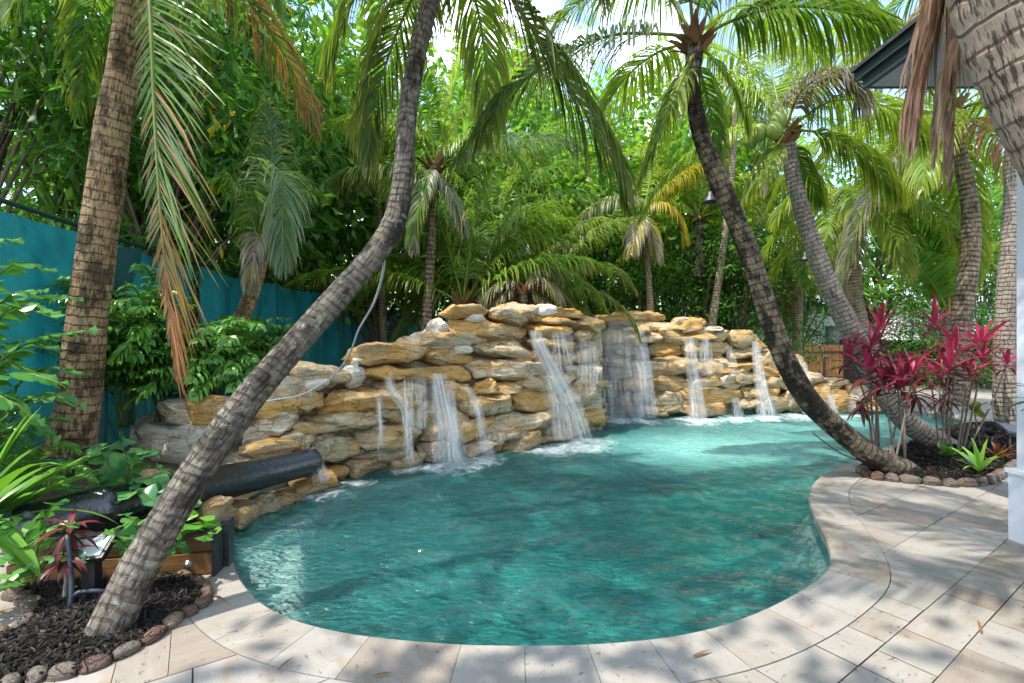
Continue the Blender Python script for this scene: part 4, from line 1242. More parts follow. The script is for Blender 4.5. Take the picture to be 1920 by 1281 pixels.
# curved palm growing out of the right bed
r, P, R = palm('dark stained palm bending up out of the red leaved bed, nearest curved trunk', [(1718, 905, 5.2, 74), (1690, 882, 5.2, 72), (1640, 858, 5.15, 66), (1580, 812, 5.1, 60), (1520, 755, 5.05, 58), (1480, 690, 5.0, 55), (1448, 610, 5.0, 53), (1420, 520, 5.0, 50), (1385, 425, 5.0, 48), (1345, 335, 5.0, 46), (1312, 245, 5.0, 41), (1299, 160, 5.0, 37), (1302, 95, 5.0, 42), (1303, 70, 5.0, 36)], T_dark, ws=0.8)
cc = W(1303, 75, 5.0)
fibre(r, cc, M_sheath, 0.15, 0.3, 3)
K4 = dict(L=0.82, n=130, wid=0.023, droop=1.7)
for q, kw in (
    ([(1290, 70, 4.95), (1240, 64, 4.8), (1150, 66, 4.6), (1060, 98, 4.45), (980, 150, 4.4), (905, 235, 4.4), (852, 305, 4.4)], dict(col=np.array([0.05, 0.11, 0.04]), tip=np.array([0.3, 0.3, 0.1]))),
    ([(1316, 70, 4.95), (1370, 40, 4.9), (1460, 14, 4.8), (1560, 18, 4.7), (1640, 45, 4.7), (1690, 85, 4.7)], dict(L=0.75, col=np.array([0.08, 0.2, 0.03]))),
    ([(1316, 90, 4.95), (1345, 120, 4.8), (1380, 180, 4.7), (1400, 240, 4.65)], dict(L=0.5, n=80, col=LIME * 0.75)),
    ([(1300, 100, 4.95), (1270, 170, 4.8), (1235, 260, 4.75), (1200, 340, 4.75)], dict(L=0.55, n=90, col=LIME * 0.7, tip=YEL)),
    ([(1310, 60, 5.0), (1400, 10, 5.6), (1500, 60, 6.2), (1560, 150, 6.5)], dict(L=0.7, n=100, col=LIME)),
    ([(1310, 60, 5.0), (1370, -60, 5.2), (1480, -80, 5.4), (1600, -20, 5.5), (1660, 60, 5.5)], dict(L=0.75, n=100, col=GREEN)),
    ([(1296, 60, 5.0), (1240, -20, 5.2), (1160, -30, 5.4), (1080, 10, 5.5), (1020, 80, 5.5)], dict(L=0.7, n=100, col=GREEN * 0.9)),
    ([(1300, 60, 5.0), (1290, -40, 4.8), (1270, -110, 4.4), (1230, -60, 4.0)], dict(L=0.55, n=90, col=np.array([0.2, 0.2, 0.14]))),
    ([(1290, 80, 5.0), (1230, 100, 5.4), (1170, 150, 5.8), (1120, 230, 6.0)], dict(L=0.65, n=90, col=LIME)),
    ([(1300, 90, 5.1), (1330, 200, 5.5), (1345, 300, 5.7)], dict(L=0.5, n=70, col=GREEN)),
    ([(1302, 50, 5.0), (1320, -30, 4.9), (1360, -120, 4.7), (1420, -140, 4.4)], dict(L=0.6, n=90, col=GREEN)),
):
    k = dict(K4); k.update(kw)
    frond(r, FR(q), M_frond, **k)

# second leaning palm in the same bed
r, P, R = palm('pale grey palm leaning left behind the curved dark trunk', [(1790, 850, 6.5, 66), (1752, 826, 6.5, 62), (1700, 790, 6.5, 56), (1655, 735, 6.5, 53), (1618, 665, 6.5, 50), (1575, 580, 6.5, 47), (1535, 490, 6.5, 42), (1505, 400, 6.5, 38), (1485, 320, 6.5, 34), (1476, 265, 6.5, 34), (1474, 248, 6.5, 26)], T_pale, pitch=0.06, ws=0.88)
cc = W(1472, 250, 6.5)
fibre(r, cc, M_sheath, 0.17, 0.34, 4)
coconut_nuts(r, cc + np.array([-0.25, -0.1, 0.05]), M_nut, 5, 0.1)
for q, kw in (
    ([(1474, 240, 6.4), (1500, 175, 6.2), (1550, 140, 6.0), (1600, 150, 5.9), (1612, 200, 5.9)], dict(col=np.array([0.20, 0.17, 0.10]), tip=BROWN, L=0.7, dead=0.5, deadcol=GREY)),
    ([(1462, 245, 6.4), (1410, 235, 6.3), (1330, 260, 6.2), (1250, 330, 6.2), (1200, 410, 6.2)], dict(col=LIME, tip=YEL, L=0.6)),
    ([(1466, 240, 6.5), (1420, 180, 6.6), (1350, 150, 6.8), (1270, 200, 7.0)], dict(col=LIME, L=0.7)),
    ([(1480, 245, 6.4), (1540, 250, 6.2), (1620, 290, 6.1), (1690, 370, 6.1)], dict(col=LIME * 0.8, tip=YEL, L=0.7)),
    ([(1480, 240, 6.4), (1560, 190, 6.3), (1660, 200, 6.2), (1760, 270, 6.2)], dict(col=LIME * 0.9, tip=YEL, L=0.75)),
    ([(1470, 235, 6.5), (1450, 150, 6.8), (1440, 60, 7.2), (1470, -10, 7.4)], dict(col=LIME, L=0.7)),
    ([(1474, 235, 6.5), (1510, 120, 6.8), (1580, 40, 7.2), (1680, 40, 7.4)], dict(col=LIME, L=0.75)),
    ([(1472, 240, 6.5), (1400, 120, 7.0), (1300, 90, 7.5), (1200, 160, 7.8)], dict(col=LIME * 0.9, L=0.75)),
    ([(1468, 255, 6.4), (1440, 300, 6.2), (1400, 370, 6.1)], dict(col=LIME * 0.7, L=0.5, n=70)),
    ([(1476, 255, 6.4), (1500, 300, 6.6), (1540, 380, 6.8)], dict(col=GREEN, L=0.5, n=70)),
):
    k = dict(L=0.7, n=100, wid=0.026, droop=1.7); k.update(kw)
    frond(r, FR(q), M_frond, **k)

# upright palms further right
r, P, R = palm('tan banded palm with a low drooping crown beyond the right end of the pool', [(1655, 720, 10.6, 52), (1638, 670, 10.6, 46), (1610, 590, 10.6, 38), (1598, 500, 10.6, 34), (1598, 420, 10.6, 32), (1598, 385, 10.6, 30)], T_tan, ws=0.8)
fibre(r, P[-1], M_sheath, 0.2, 0.4, 5)
crown(r, P[-1], M_frond, 17, 2.5, 31, 2.4, (75, -35), L=0.8, n=70, wid=0.034, col=LIME * 0.75, tip=YEL)
r, P, R = palm('stout dark ringed palm behind the red leaved plants, its trunk S curved', [(1790, 760, 8.3, 62), (1796, 680, 8.3, 58), (1803, 590, 8.3, 53), (1818, 490, 8.3, 47), (1820, 400, 8.3, 44), (1804, 310, 8.3, 40), (1784, 240, 8.3, 36), (1778, 215, 8.3, 30)], T_band, ws=0.85)
fibre(r, P[-1], M_sheath, 0.22, 0.45, 6)
crown(r, P[-1], M_frond, 18, 3.2, 32, 2.0, (80, -45), L=0.85, n=80, wid=0.032, col=LIME * 0.8, tip=YEL)
r, P, R = palm('grey palm trunk close behind the white house column', [(1898, 800, 6.6, 66), (1888, 760, 6.6, 56), (1884, 640, 6.6, 46), (1892, 480, 6.6, 40), (1900, 360, 6.6, 38), (1905, 200, 6.6, 36), (1910, 0, 6.6, 34), (1915, -120, 6.6, 30)], T_pale, pitch=0.07, ws=1.0)
crown(r, P[-1], M_frond, 10, 2.6, 33, 1.9, (75, -10), L=0.7, n=60, wid=0.03)
# huge near trunk, upper right
r, P, R = palm('huge cracked palm trunk in the near upper right corner, beside the eave', [(2445, 1400, 1.76, 345), (2420, 1300, 1.75, 330), (2330, 900, 1.7, 300), (2180, 560, 1.65, 282), (2040, 300, 1.6, 275), (1935, 60, 1.58, 272), (1880, -120, 1.56, 262), (1840, -320, 1.55, 250), (1800, -800, 1.5, 235), (1780, -1300, 1.48, 220)], T_big)
cc = P[-1]
for q, kw in (
    ([(1810, -300, 1.7), (1790, -160, 1.75), (1765, 0, 1.8), (1735, 130, 1.85), (1722, 240, 1.86)], dict(L=0.52, n=60, wid=0.012, col=np.array([0.25, 0.15, 0.12]), tip=np.array([0.3, 0.2, 0.17]), dead=1.0, deadcol=np.array([0.30, 0.185, 0.15]), droop=2.4, ang=(30, 10), rr=0.008, side=(0.7, 0.8))),
    ([(1820, -300, 1.7), (1810, -120, 1.8), (1800, 20, 1.9), (1790, 150, 1.9)], dict(L=0.5, n=50, wid=0.012, col=np.array([0.25, 0.15, 0.12]), dead=1.0, deadcol=np.array([0.33, 0.22, 0.18]), droop=2.2, ang=(28, 8), rr=0.008, side=(0.6, 0.6))),
):
    frond(r, FR(q), M_frond, 'dead brown hanging frond', **kw)
DB = dict(wid=0.011, col=np.array([0.25, 0.15, 0.12]), tip=np.array([0.3, 0.2, 0.17]), dead=1.0, droop=2.0, ang=(26, 8), rr=0.007)
for q, L_, c_ in (([(1826, -220, 1.85), (1806, -20, 1.9), (1792, 160, 1.95), (1786, 330, 1.95)], 0.42, (0.33, 0.23, 0.19)), ([(1816, -240, 1.7), (1786, -80, 1.75), (1752, 60, 1.8), (1728, 190, 1.8)], 0.45, (0.30, 0.19, 0.155)), ([(1830, -220, 2.0), (1800, 40, 2.05), (1768, 200, 2.1), (1752, 300, 2.1)], 0.4, (0.36, 0.27, 0.22))):
    frond(r, FR(q), M_frond, 'dead brown hanging frond', L=L_, n=46, side=(0.6, 0.7), deadcol=np.array(c_), **DB)
crown(r, cc, M_frond, 12, 2.6, 34, 1.3, (80, 15), L=0.6, n=70, wid=0.026)

# slim palm behind the tall wall
r, P, R = palm('slim dark banded palm rising behind the left end of the tall rock wall', [(796, 640, 8.6, 26), (800, 600, 8.6, 25), (806, 500, 8.6, 23), (813, 400, 8.6, 21), (816, 340, 8.6, 22), (815, 305, 8.6, 24)], T_band, ws=0.74)
cc = W(814, 310, 8.6)
fibre(r, cc, M_sheath, 0.2, 0.45, 7)
for q, kw in (
    ([(812, 305, 8.6), (770, 240, 8.4), (700, 220, 8.2), (630, 228, 8.1), (585, 255, 8.1)], dict(col=LIME * 0.9, L=0.6)),
    ([(812, 312, 8.6), (750, 312, 8.3), (670, 318, 8.1), (605, 345, 8.1)], dict(col=BLUEG, L=0.75)),
    ([(818, 312, 8.6), (880, 285, 8.4), (960, 262, 8.2), (1040, 258, 8.1), (1090, 280, 8.1)], dict(col=BLUEG, tip=GREY, L=0.85)),
    ([(816, 300, 8.6), (840, 200, 8.7), (865, 110, 8.8), (880, 40, 8.9)], dict(col=LIME * 1.1, L=0.7, droop=0.6)),
    ([(814, 300, 8.6), (805, 200, 8.5), (780, 120, 8.3), (740, 70, 8.2)], dict(col=GREEN, L=0.75)),
    ([(818, 306, 8.6), (870, 200, 8.9), (940, 140, 9.2), (1010, 150, 9.4)], dict(col=LIME, tip=YEL, L=0.75)),
    ([(812, 318, 8.6), (780, 370, 8.4), (745, 450, 8.3)], dict(col=BLUEG, tip=GREY, dead=0.4, deadcol=GREY, L=0.6)),
    ([(820, 320, 8.6), (850, 370, 8.4), (870, 430, 8.3)], dict(col=BLUEG, dead=0.6, deadcol=GREY, L=0.6)),
    ([(818, 306, 8.6), (900, 250, 8.0), (960, 280, 7.7), (990, 340, 7.6)], dict(col=GREEN, L=0.7)),
    ([(812, 306, 8.6), (740, 180, 9.0), (660, 140, 9.3), (590, 170, 9.5)], dict(col=GREEN, L=0.7)),
    ([(814, 310, 8.6), (800, 330, 8.2), (782, 400, 8.0), (776, 470, 8.0)], dict(col=GREEN, dead=0.5, deadcol=GREY, L=0.6)),
):
    k = dict(L=0.65, n=90, wid=0.03, droop=1.6); k.update(kw)
    frond(r, FR(q), M_frond, **k)


def low_palm(label, px, py, Y, wpx, L, seed, nf, el=(80, 10), col=GREEN, g=1.7, hgt=60, **kw):
    r, P, R = palm(label, [(px, py + 40, Y, wpx * 1.1), (px, py, Y, wpx), (px, py - hgt, Y, wpx * 0.8)], T_dark, 'low palms behind the rock walls')
    fibre(r, P[-1], M_sheath, wpx / 2 * Y / F, 0.4, seed)
    crown(r, P[-1], M_frond, nf, L, seed, g, el, skip=lambda a: 3.75 < a < 5.7, old_leaves=False, L=kw.pop('leaf', 0.6), n=70, wid=0.03, col=col, **kw)
    return r


low_palm('low palm with tall arching fronds, left of the two behind the tall wall', 868, 590, 8.7, 30, 3.1, 41, 19, (84, 25), GREEN, 1.4, 20, leaf=0.75)
low_palm('squat bulbous trunked palm behind the middle of the tall wall', 905, 590, 9.2, 62, 3.0, 42, 23, (82, 0), GREEN * 0.75 + BLUEG * 0.25, 1.8, 60, leaf=0.75)
r = low_palm('small drooping palm with grey spread leaves above the white capstones', 982, 600, 8.6, 22, 1.0, 43, 15, (60, -25), np.array([0.22, 0.23, 0.17]), 2.6, 62, leaf=0.5, dead=0.4, deadcol=GREY)
low_palm('bushy young palm arching right behind the white capstones', 1010, 610, 9.8, 30, 2.9, 44, 19, (75, 0), np.array([0.14, 0.25, 0.06]), 2.0, 50, dead=0.2, deadcol=GREY)
r, P, R = palm('thin pale palm with yellowing fronds behind the orange capstone', [(1222, 640, 11.6, 14), (1220, 590, 11.6, 13), (1216, 520, 11.6, 11), (1211, 450, 11.6, 11), (1208, 400, 11.6, 12)], T_tan)
for q, kw in (
    ([(1208, 395, 11.6), (1250, 350, 11.3), (1310, 310, 11.1), (1360, 300, 11.0)], dict(col=YEL * 0.7, tip=YEL)),
    ([(1208, 395, 11.6), (1180, 370, 11.3), (1130, 375, 11.1), (1080, 410, 11.0)], dict(col=np.array([0.3, 0.3, 0.2]), tip=GREY)),
    ([(1208, 395, 11.6), (1240, 380, 11.2), (1270, 400, 11.0), (1285, 450, 11.0)], dict(col=YEL * 0.8)),
    ([(1208, 395, 11.6), (1195, 420, 11.2), (1185, 470, 11.0)], dict(col=YEL * 0.8, dead=0.7, deadcol=GREY)),
    ([(1208, 395, 11.6), (1225, 300, 11.8), (1240, 220, 12)], dict(col=LIME)),
    ([(1208, 395, 11.6), (1170, 310, 11.8), (1120, 260, 12)], dict(col=LIME)),
    ([(1208, 395, 11.6), (1222, 430, 11.4), (1230, 480, 11.3)], dict(col=YEL * 0.8, dead=0.5, deadcol=GREY)),
):
    k = dict(L=0.7, n=70, wid=0.036, droop=1.8); k.update(kw)
    frond(r, FR(q), M_frond, **k)
for lab, pts, nf, Lf, sd_ in (
    ('slender leaning pale trunk just right of the orange capstone', [(1328, 640, 12.0, 17), (1336, 600, 12.0, 16), (1350, 510, 12.0, 14), (1362, 420, 12.0, 13), (1374, 300, 12.0, 12), (1380, 200, 12.0, 11)], 12, 2.4, 51),
    ('short straight pale palm trunk beside the wooden gate', [(1492, 690, 13.0, 22), (1495, 640, 13.0, 20), (1497, 540, 13.0, 18), (1498, 490, 13.0, 18)], 12, 1.9, 52),
    ('thin leaning palm trunk seen between the curved and the pale leaning trunks', [(1380, 640, 14.0, 20), (1396, 560, 14.0, 18), (1418, 450, 14.0, 15), (1432, 360, 14.0, 14), (1436, 250, 14, 13)], 12, 2.4, 53),
    ('thin banded palm standing before the far end of the teal screen', [(720, 680, 11.5, 15), (719, 620, 11.5, 14), (716, 540, 11.5, 13), (712, 430, 11.5, 12), (708, 330, 11.5, 12)], 13, 2.0, 54),
):
    r, P, R = palm(lab, pts, T_tan)
    crown(r, P[-1], M_frond, nf, Lf, sd_, 2.2, (78, -35), L=0.65, n=56, wid=0.036, col=GREEN)
# young palm fanning up behind the stout one
r, P, R = palm('young palm fanning bright upright fronds behind the stout ringed trunk', [(1772, 660, 10.2, 26), (1776, 620, 10.2, 26), (1780, 590, 10.2, 24)], T_tan)
for i, q in enumerate(([(1780, 590, 10.2), (1770, 480, 10.2), (1740, 380, 10.1), (1690, 320, 10)], [(1782, 590, 10.2), (1800, 470, 10.3), (1850, 380, 10.3), (1910, 340, 10.3)], [(1780, 590, 10.2), (1785, 460, 10.2), (1790, 360, 10.2), (1785, 290, 10.2)],
                       [(1780, 590, 10.2), (1740, 520, 10), (1690, 480, 9.8), (1640, 480, 9.7)], [(1782, 590, 10.2), (1830, 500, 10.1), (1880, 460, 10), (1930, 460, 10)], [(1780, 590, 10.2), (1760, 500, 10.4), (1720, 430, 10.5), (1670, 400, 10.6)])):
    frond(r, FR(q), M_frond, L=0.85, n=90, wid=0.034, droop=0.5, col=np.array([0.10, 0.28, 0.05]) if i % 2 else LIME * 0.8, tip=LIME)
low_palm('bright mid height palm fanning out between the slim banded palm and the yellowing one', 930, 520, 11.0, 24, 3.0, 45, 20, (82, 5), GREEN * 0.75 + LIME * 0.25, 1.8, 90, leaf=0.8)
low_palm('bright mid height palm behind the right wall, between the slender and curved trunks', 1310, 480, 12.5, 22, 2.9, 46, 20, (82, -5), LIME * 0.9, 1.9, 70, leaf=0.8)
# slanting palm in the shrubs before the screen
r, P, R = palm('smaller palm slanting right before the teal screen, behind the shrubs', [(366, 770, 6.4, 40), (380, 725, 6.4, 36), (405, 675, 6.4, 34), (440, 620, 6.4, 32), (468, 560, 6.4, 30), (484, 510, 6.4, 28), (491, 470, 6.4, 26)], T_orange)
cc = P[-1]
fibre(r, cc, M_sheath, 0.16, 0.35, 9)
for q, kw in (
    ([(491, 470, 6.4), (500, 400, 6.2), (515, 330, 6.0), (530, 330, 5.9), (530, 420, 5.8), (530, 505, 5.8)], dict(col=BLUEG, tip=GREY, L=0.7)),
    ([(491, 470, 6.4), (505, 380, 6.4), (510, 280, 6.4), (500, 190, 6.4)], dict(col=BLUEG, L=0.5)),
    ([(491, 470, 6.4), (470, 400, 6.2), (440, 350, 6.1), (400, 340, 6.0)], dict(col=GREEN, L=0.5)),
    ([(491, 470, 6.4), (530, 400, 6.6), (570, 360, 6.8), (610, 370, 6.9)], dict(col=GREEN, L=0.5)),
    ([(491, 470, 6.4), (485, 440, 6.2), (475, 490, 6.1), (470, 540, 6.1)], dict(col=np.array([0.28, 0.26, 0.15]), dead=0.8, deadcol=GREY, L=0.4)),
):
    k = dict(L=0.6, n=90, wid=0.024, droop=1.3); k.update(kw)
    frond(r, FR(q), M_frond, **k)
# tall feather palm far behind, in the gap of sky
r, P, R = palm('tall far palm with orange fruit stalks, seen in the gap of sky at the top', [(1035, 520, 20.0, 22), (1030, 400, 20.0, 20), (1010, 250, 20.0, 19), (985, 105, 20.0, 19)], T_tan)
crown(r, P[-1], M_frond, 22, 2.6, 61, 1.9, (80, -25), L=0.45, n=60, wid=0.04, col=np.array([0.18, 0.24, 0.10]), tip=YEL * 0.6, droop=0.5)
mb = MB()
for i in range(7):
    a = 2.2 + i * 0.5
    q = arc(P[-1] - [0, 0, 0.2], a, rad(20), 1.3, 2.5, 10)
    mb.tube(q, 0.03, 5, np.array([0.55, 0.2, 0.03]))
    for j in range(14):
        mb.tube(np.array([q[-1 - j % 5], q[-1 - j % 5] + [0.1 * math.cos(j), 0.1 * math.sin(j), -0.3]]), 0.022, 4, np.array([0.6, 0.22, 0.03]))
mb.build('fruit_stalk', leaf_mat('fruit', 0.3, 0.5, 0.1, (1, 1, 1)), r)
# ---------------------------------------------------------------- teal screen fence
def fabric_mat():
    t = NT('teal_fabric')
    n = t.noise(t.vm('MULTIPLY', t.pos, (2, 2, 0.6)), 1.0, 5, 0.6); n2 = t.noise(t.pos, 40, 3)
    c = t.mix(t.ramp(n, [(0.3, 0.0), (0.7, 1.0)]), (0.009, 0.165, 0.19), (0.024, 0.30, 0.32))
    st = t.ramp(t.noise(t.vm('MULTIPLY', t.pos, (5, 5, 1.2)), 1.0, 5, 0.7), [(0.58, 0.0), (0.75, 1.0)])
    c = t.mix(t.math('MULTIPLY', st, 0.45), c, (0.01, 0.09, 0.11))
    su = t.sep(t.attr('tc', 'Vector'))[0]
    seam = t.ramp(t.math('ABSOLUTE', t.math('SUBTRACT', t.math('FRACT', su), 0.5)), [(0.484, 0.0), (0.492, 1.0)])
    c = t.mix(t.math('MULTIPLY', seam, 0.85), c, (0.004, 0.03, 0.035))
    dirt = t.ramp(t.math('ADD', t.sep(t.pos)[2], t.math('MULTIPLY', n, -0.9)), [(0.0, 0.7), (0.5, 0.0)])
    c = t.mix(dirt, c, (0.03, 0.06, 0.05))
    p = t.bsdf(c, 0.55, 0.3, t.bump(t.math('ADD', n2, t.math('MULTIPLY', n, 2.0)), 0.3, 0.02))
    tr = t.n('BsdfTranslucent'); t.put(tr.inputs[0], c)
    return t.done(t.mixs(0.15, p, tr.outputs[0]))


M_fab = fabric_mat()
M_green = simple('green_pipe', (0.012, 0.05, 0.035), 0.4, 0.5, 0.2, 4, 0.1)
M_black = simple('black_paint', (0.006, 0.007, 0.012), 0.24, 1.0, 0.4, 5, 0.75)
M_iron = simple('black_iron', (0.02, 0.02, 0.024), 0.38, 0.5, 0.4, 10, 0.6)
fp = spline([(-5.05, 2.2, 2.88), (-4.97, 4.5, 2.82), (-4.8, 7, 2.64), (-4.42, 10, 2.58), (-3.98, 15, 2.56), (-2.7, 20.2, 2.54)], 480)
fpx = fp.copy()
fl = np.concatenate([[0], np.cumsum(np.linalg.norm(np.diff(fp[:, :2], axis=0), axis=1))])
RF = thing('screen_fence', (-4.8, 7, 0), 'teal fabric screen fence running back along the left side', 'fence')
s0 = 0.0; r_ = np.random.default_rng(8); pi_ = 0
while s0 < fl[-1] - 0.3:
    s1 = min(fl[-1], s0 + r_.uniform(1.5, 2.1))
    nu, nv = 44, 22
    ss = np.linspace(s0, s1 + 0.04, nu)
    bx, by, bt = (np.interp(ss, fl, fp[:, k]) for k in range(3))
    tz = np.linspace(0, 1, nv)
    ph = r_.uniform(0, 6.28, 5)
    fold = sum(np.sin(ss * f + ph[i])[:, None] * a * (0.35 + 0.65 * np.sin(np.pi * (tz * 0.8 + 0.1 + 0.1 * i))[None]) for i, (f, a) in enumerate(((3.1, 0.07), (7.3, 0.05), (13.7, 0.028), (23.0, 0.012))))
    sag = 0.05 * np.sin(np.pi * (ss - s0) / (s1 - s0))
    pts = np.stack([bx[:, None] + fold + 0.01 * (pi_ % 2), by[:, None] + 0 * fold, 0.02 + (bt - sag - 0.06)[:, None] * tz[None]], -1)
    mk('fabric_panel', pts.reshape(-1, 3), grid_faces(nu, nv), M_fab, RF, tc=np.stack([np.broadcast_to(np.linspace(0.001, 0.999, nu)[:, None], (nu, nv)), np.broadcast_to(tz[None], (nu, nv)), np.zeros((nu, nv))], -1).reshape(-1, 3))
    i0 = int(np.argmin(np.abs(fl - s0)))
    mb = MB(); mb.tube(np.array([[fp[i0, 0] - 0.09, fp[i0, 1], 0], [fp[i0, 0] - 0.09, fp[i0, 1], fp[i0, 2] + 0.05]]), 0.03, 8)
    mb.build('post', M_green, RF)
    s0 = s1; pi_ += 1
mb = MB(); mb.tube(fp[::6] + np.array([-0.03, 0, 0.02]), 0.028, 8); mb.build('top_rail', M_green, RF)
# a loose flap of the fabric beside the ringed trunk
nv = 16
tz = np.linspace(0, 1, nv)
fb = np.array([-4.62, 5.55])
V = np.stack([np.stack([fb[0] + 0.05 * np.sin(tz * 4 + k) + 0.03 * k * tz, fb[1] + (k - 2) * 0.055 * (0.4 + tz) - 0.1 * (1 - tz), 1.55 + 1.0 * tz], -1) for k in range(6)])
mk('loose_flap', V.reshape(-1, 3), grid_faces(6, nv), M_fab, RF)

# ---------------------------------------------------------------- cannon and its carriage
def lathe(axis0, d, prof, seg=28):
    d = nrm(d); a = nrm(np.cross(d, [0, 0, 1.0])); b = np.cross(d, a)
    th = np.arange(seg) / seg * 2 * np.pi
    V = np.array([np.asarray(axis0) + d * s + (a * np.cos(t) + b * np.sin(t)) * r for s, r in prof for t in th])
    i, j = np.meshgrid(np.arange(len(prof) - 1), np.arange(seg), indexing='ij')
    Fq = np.stack([i * seg + j, i * seg + (j + 1) % seg, (i + 1) * seg + (j + 1) % seg, (i + 1) * seg + j], -1).reshape(-1, 4)
    return V, Fq


ba, mu = W(10, 1000, 2.92), W(586, 866, 5.0)
dc_ = nrm(mu - ba); Lc = float(np.linalg.norm(mu - ba))
RC = thing('cannon', (ba + mu) / 2 - [0, 0, 0.15], 'long black iron cannon pointing over the pool edge', 'cannon')
prof = [(-0.1, 0.001), (-0.1, 0.05), (-0.08, 0.075), (-0.04, 0.08), (0.0, 0.06), (0.01, 0.14), (0.05, 0.165), (0.09, 0.165), (0.10, 0.155), (0.45, 0.155), (0.46, 0.168), (0.52, 0.168), (0.53, 0.155), (1.05, 0.155), (1.06, 0.166), (1.1, 0.166), (1.11, 0.154),
        (Lc - 0.5, 0.14), (Lc - 0.14, 0.132), (Lc - 0.06, 0.146), (Lc - 0.01, 0.146), (Lc, 0.138), (Lc, 0.075), (Lc - 0.3, 0.07), (Lc - 0.3, 0.001)]
V, Fq = lathe(ba, dc_, prof)
V = V + vnoise3(V * 14.0) * 0.006 + vnoise3(V * 40.0) * 0.002
mk('barrel', V, Fq, M_black, RC)
V, Fq = lathe(ba - dc_ * 0.1, -dc_, [(-0.02, 0.05), (0.02, 0.04), (0.05, 0.06), (0.09, 0.07), (0.13, 0.055), (0.15, 0.001)], 18)
mk('knob', V, Fq, M_black, RC)
tq = ba + dc_ * 1.0; tdir = nrm(np.cross(dc_, [0, 0, 1]))
mb = MB(); mb.tube(np.array([tq - tdir * 0.25, tq + tdir * 0.25]), 0.05, 12); mb.build('trunnion', M_black, RC)


def wood_mat(name, a, b):
    t = NT(name)
    p = t.vm('MULTIPLY', t.attr('tc', 'Vector'), (1, 1, 1))
    g = t.noise(t.vm('MULTIPLY', t.pos, (3, 3, 40)), 1.0, 5, 0.65, 0.4); n = t.noise(t.pos, 4, 4)
    c = t.mix(t.ramp(g, [(0.3, 0.0), (0.7, 1.0)]), a, b)
    c = t.mix(t.math('MULTIPLY', t.ramp(n, [(0.45, 0.0), (0.7, 1.0)]), 0.6), c, tuple(x * 0.35 for x in a))
    return t.done(t.bsdf(c, 0.6, 0.35, t.bump(g, 0.4, 0.01)))


M_wood = wood_mat('timber_brown', (0.085, 0.04, 0.018), (0.17, 0.085, 0.035)); M_wood2 = wood_mat('timber_orange', (0.15, 0.065, 0.022), (0.26, 0.125, 0.042))
M_gatew = wood_mat('gate_boards', (0.30, 0.12, 0.03), (0.46, 0.21, 0.06)); M_darkw = simple('dark_fence_wood', (0.045, 0.035, 0.028), 0.85, 0.2, 0.4, 5, 0.4)
M_steel = simple('steel_bolt', (0.25, 0.25, 0.26), 0.35, 0.5, 0.2, 20, 0.1, 0.9)
bl, br = np.array([-2.95, 2.80, 0.0]), np.array([-1.86, 2.98, 0.0])
ex = nrm(br - bl); ey = np.array([-ex[1], ex[0], 0]); AX = np.array([ex, ey, [0, 0, 1.0]]); Lx = float(np.linalg.norm(br - bl))
RW = thing('cannon_carriage', (bl + br) / 2 + ey * 0.2, 'low timber carriage with black iron straps under the cannon breech', 'gun carriage')
for k, (z, h, m, off) in enumerate(((0.075, 0.125, M_wood2, 0.0), (0.205, 0.115, M_wood, 0.012))):
    for s in (0.0,):
        mb = MB(); mb.box((bl + br) / 2 + ey * (0.035 + s + (off if s == 0 else -off)) + [0, 0, z], (Lx, 0.07, h), AX); mb.build('side_plank', m, RW, smooth=False)
for u in (0.1, 0.55, Lx - 0.1):
    mb = MB(); mb.box(bl + ex * u + ey * 0.185 + [0, 0, 0.10], (0.12, 0.22, 0.1), AX); mb.build('cross_beam', M_wood, RW, smooth=False)
mb = MB()
mb.box((bl + br) / 2 + ey * 0.035 + [0, 0, 0.272], (Lx + 0.03, 0.09, 0.016), AX); mb.box(br + ex * 0.018 + ey * 0.03 + [0, 0, 0.14], (0.02, 0.12, 0.28), AX)
mb.build('iron_strap', M_iron, RW, smooth=False)
mb = MB(); mb.box(br + ex * 0.03 + ey * 0.14 + [0, 0, 0.15], (0.05, 0.08, 0.30), AX); mb.build('end_bracket', M_iron, RW, smooth=False)
for u, z in ((Lx - 0.14, 0.075), (0.2, 0.075)):
    p = bl + ex * u + [0, 0, z]
    V, Fq = lathe(p + ey * 0.002, -ey, [(0, 0.026), (0.004, 0.026), (0.006, 0.015), (0.016, 0.014), (0.018, 0.001)], 14)
    mk('bolt', V, Fq, M_steel, RW)

# ---------------------------------------------------------------- planting beds, edging, mulch
M_mulch0 = simple('mulch_base', (0.012, 0.010, 0.009), 0.95, 0.1, 0.5, 25, 1.0)
M_chip = leaf_mat('mulch_chip', 0.15, 0.8, 0.02, (1, 1, 1))
lbed_px = [(-70, 1340), (60, 1280), (130, 1268), (200, 1244), (265, 1213), (330, 1168), (384, 1132), (372, 1098), (320, 1086), (190, 1096), (60, 1104), (18, 1116), (58, 1142), (36, 1186), (-40, 1212), (-110, 1340)]
LBED = closed_spline([(*G(*p)[:2], 0) for p in lbed_px], 160)[:, :2]
rbed_px = [(1612, 884), (1632, 897), (1685, 903), (1745, 909), (1805, 912), (1850, 907), (1878, 893), (1905, 876), (1960, 856), (1990, 820), (1900, 796), (1790, 800), (1720, 826), (1660, 852), (1625, 868)]
RBED = closed_spline([(*G(*p)[:2], 0) for p in rbed_px], 160)[:, :2]


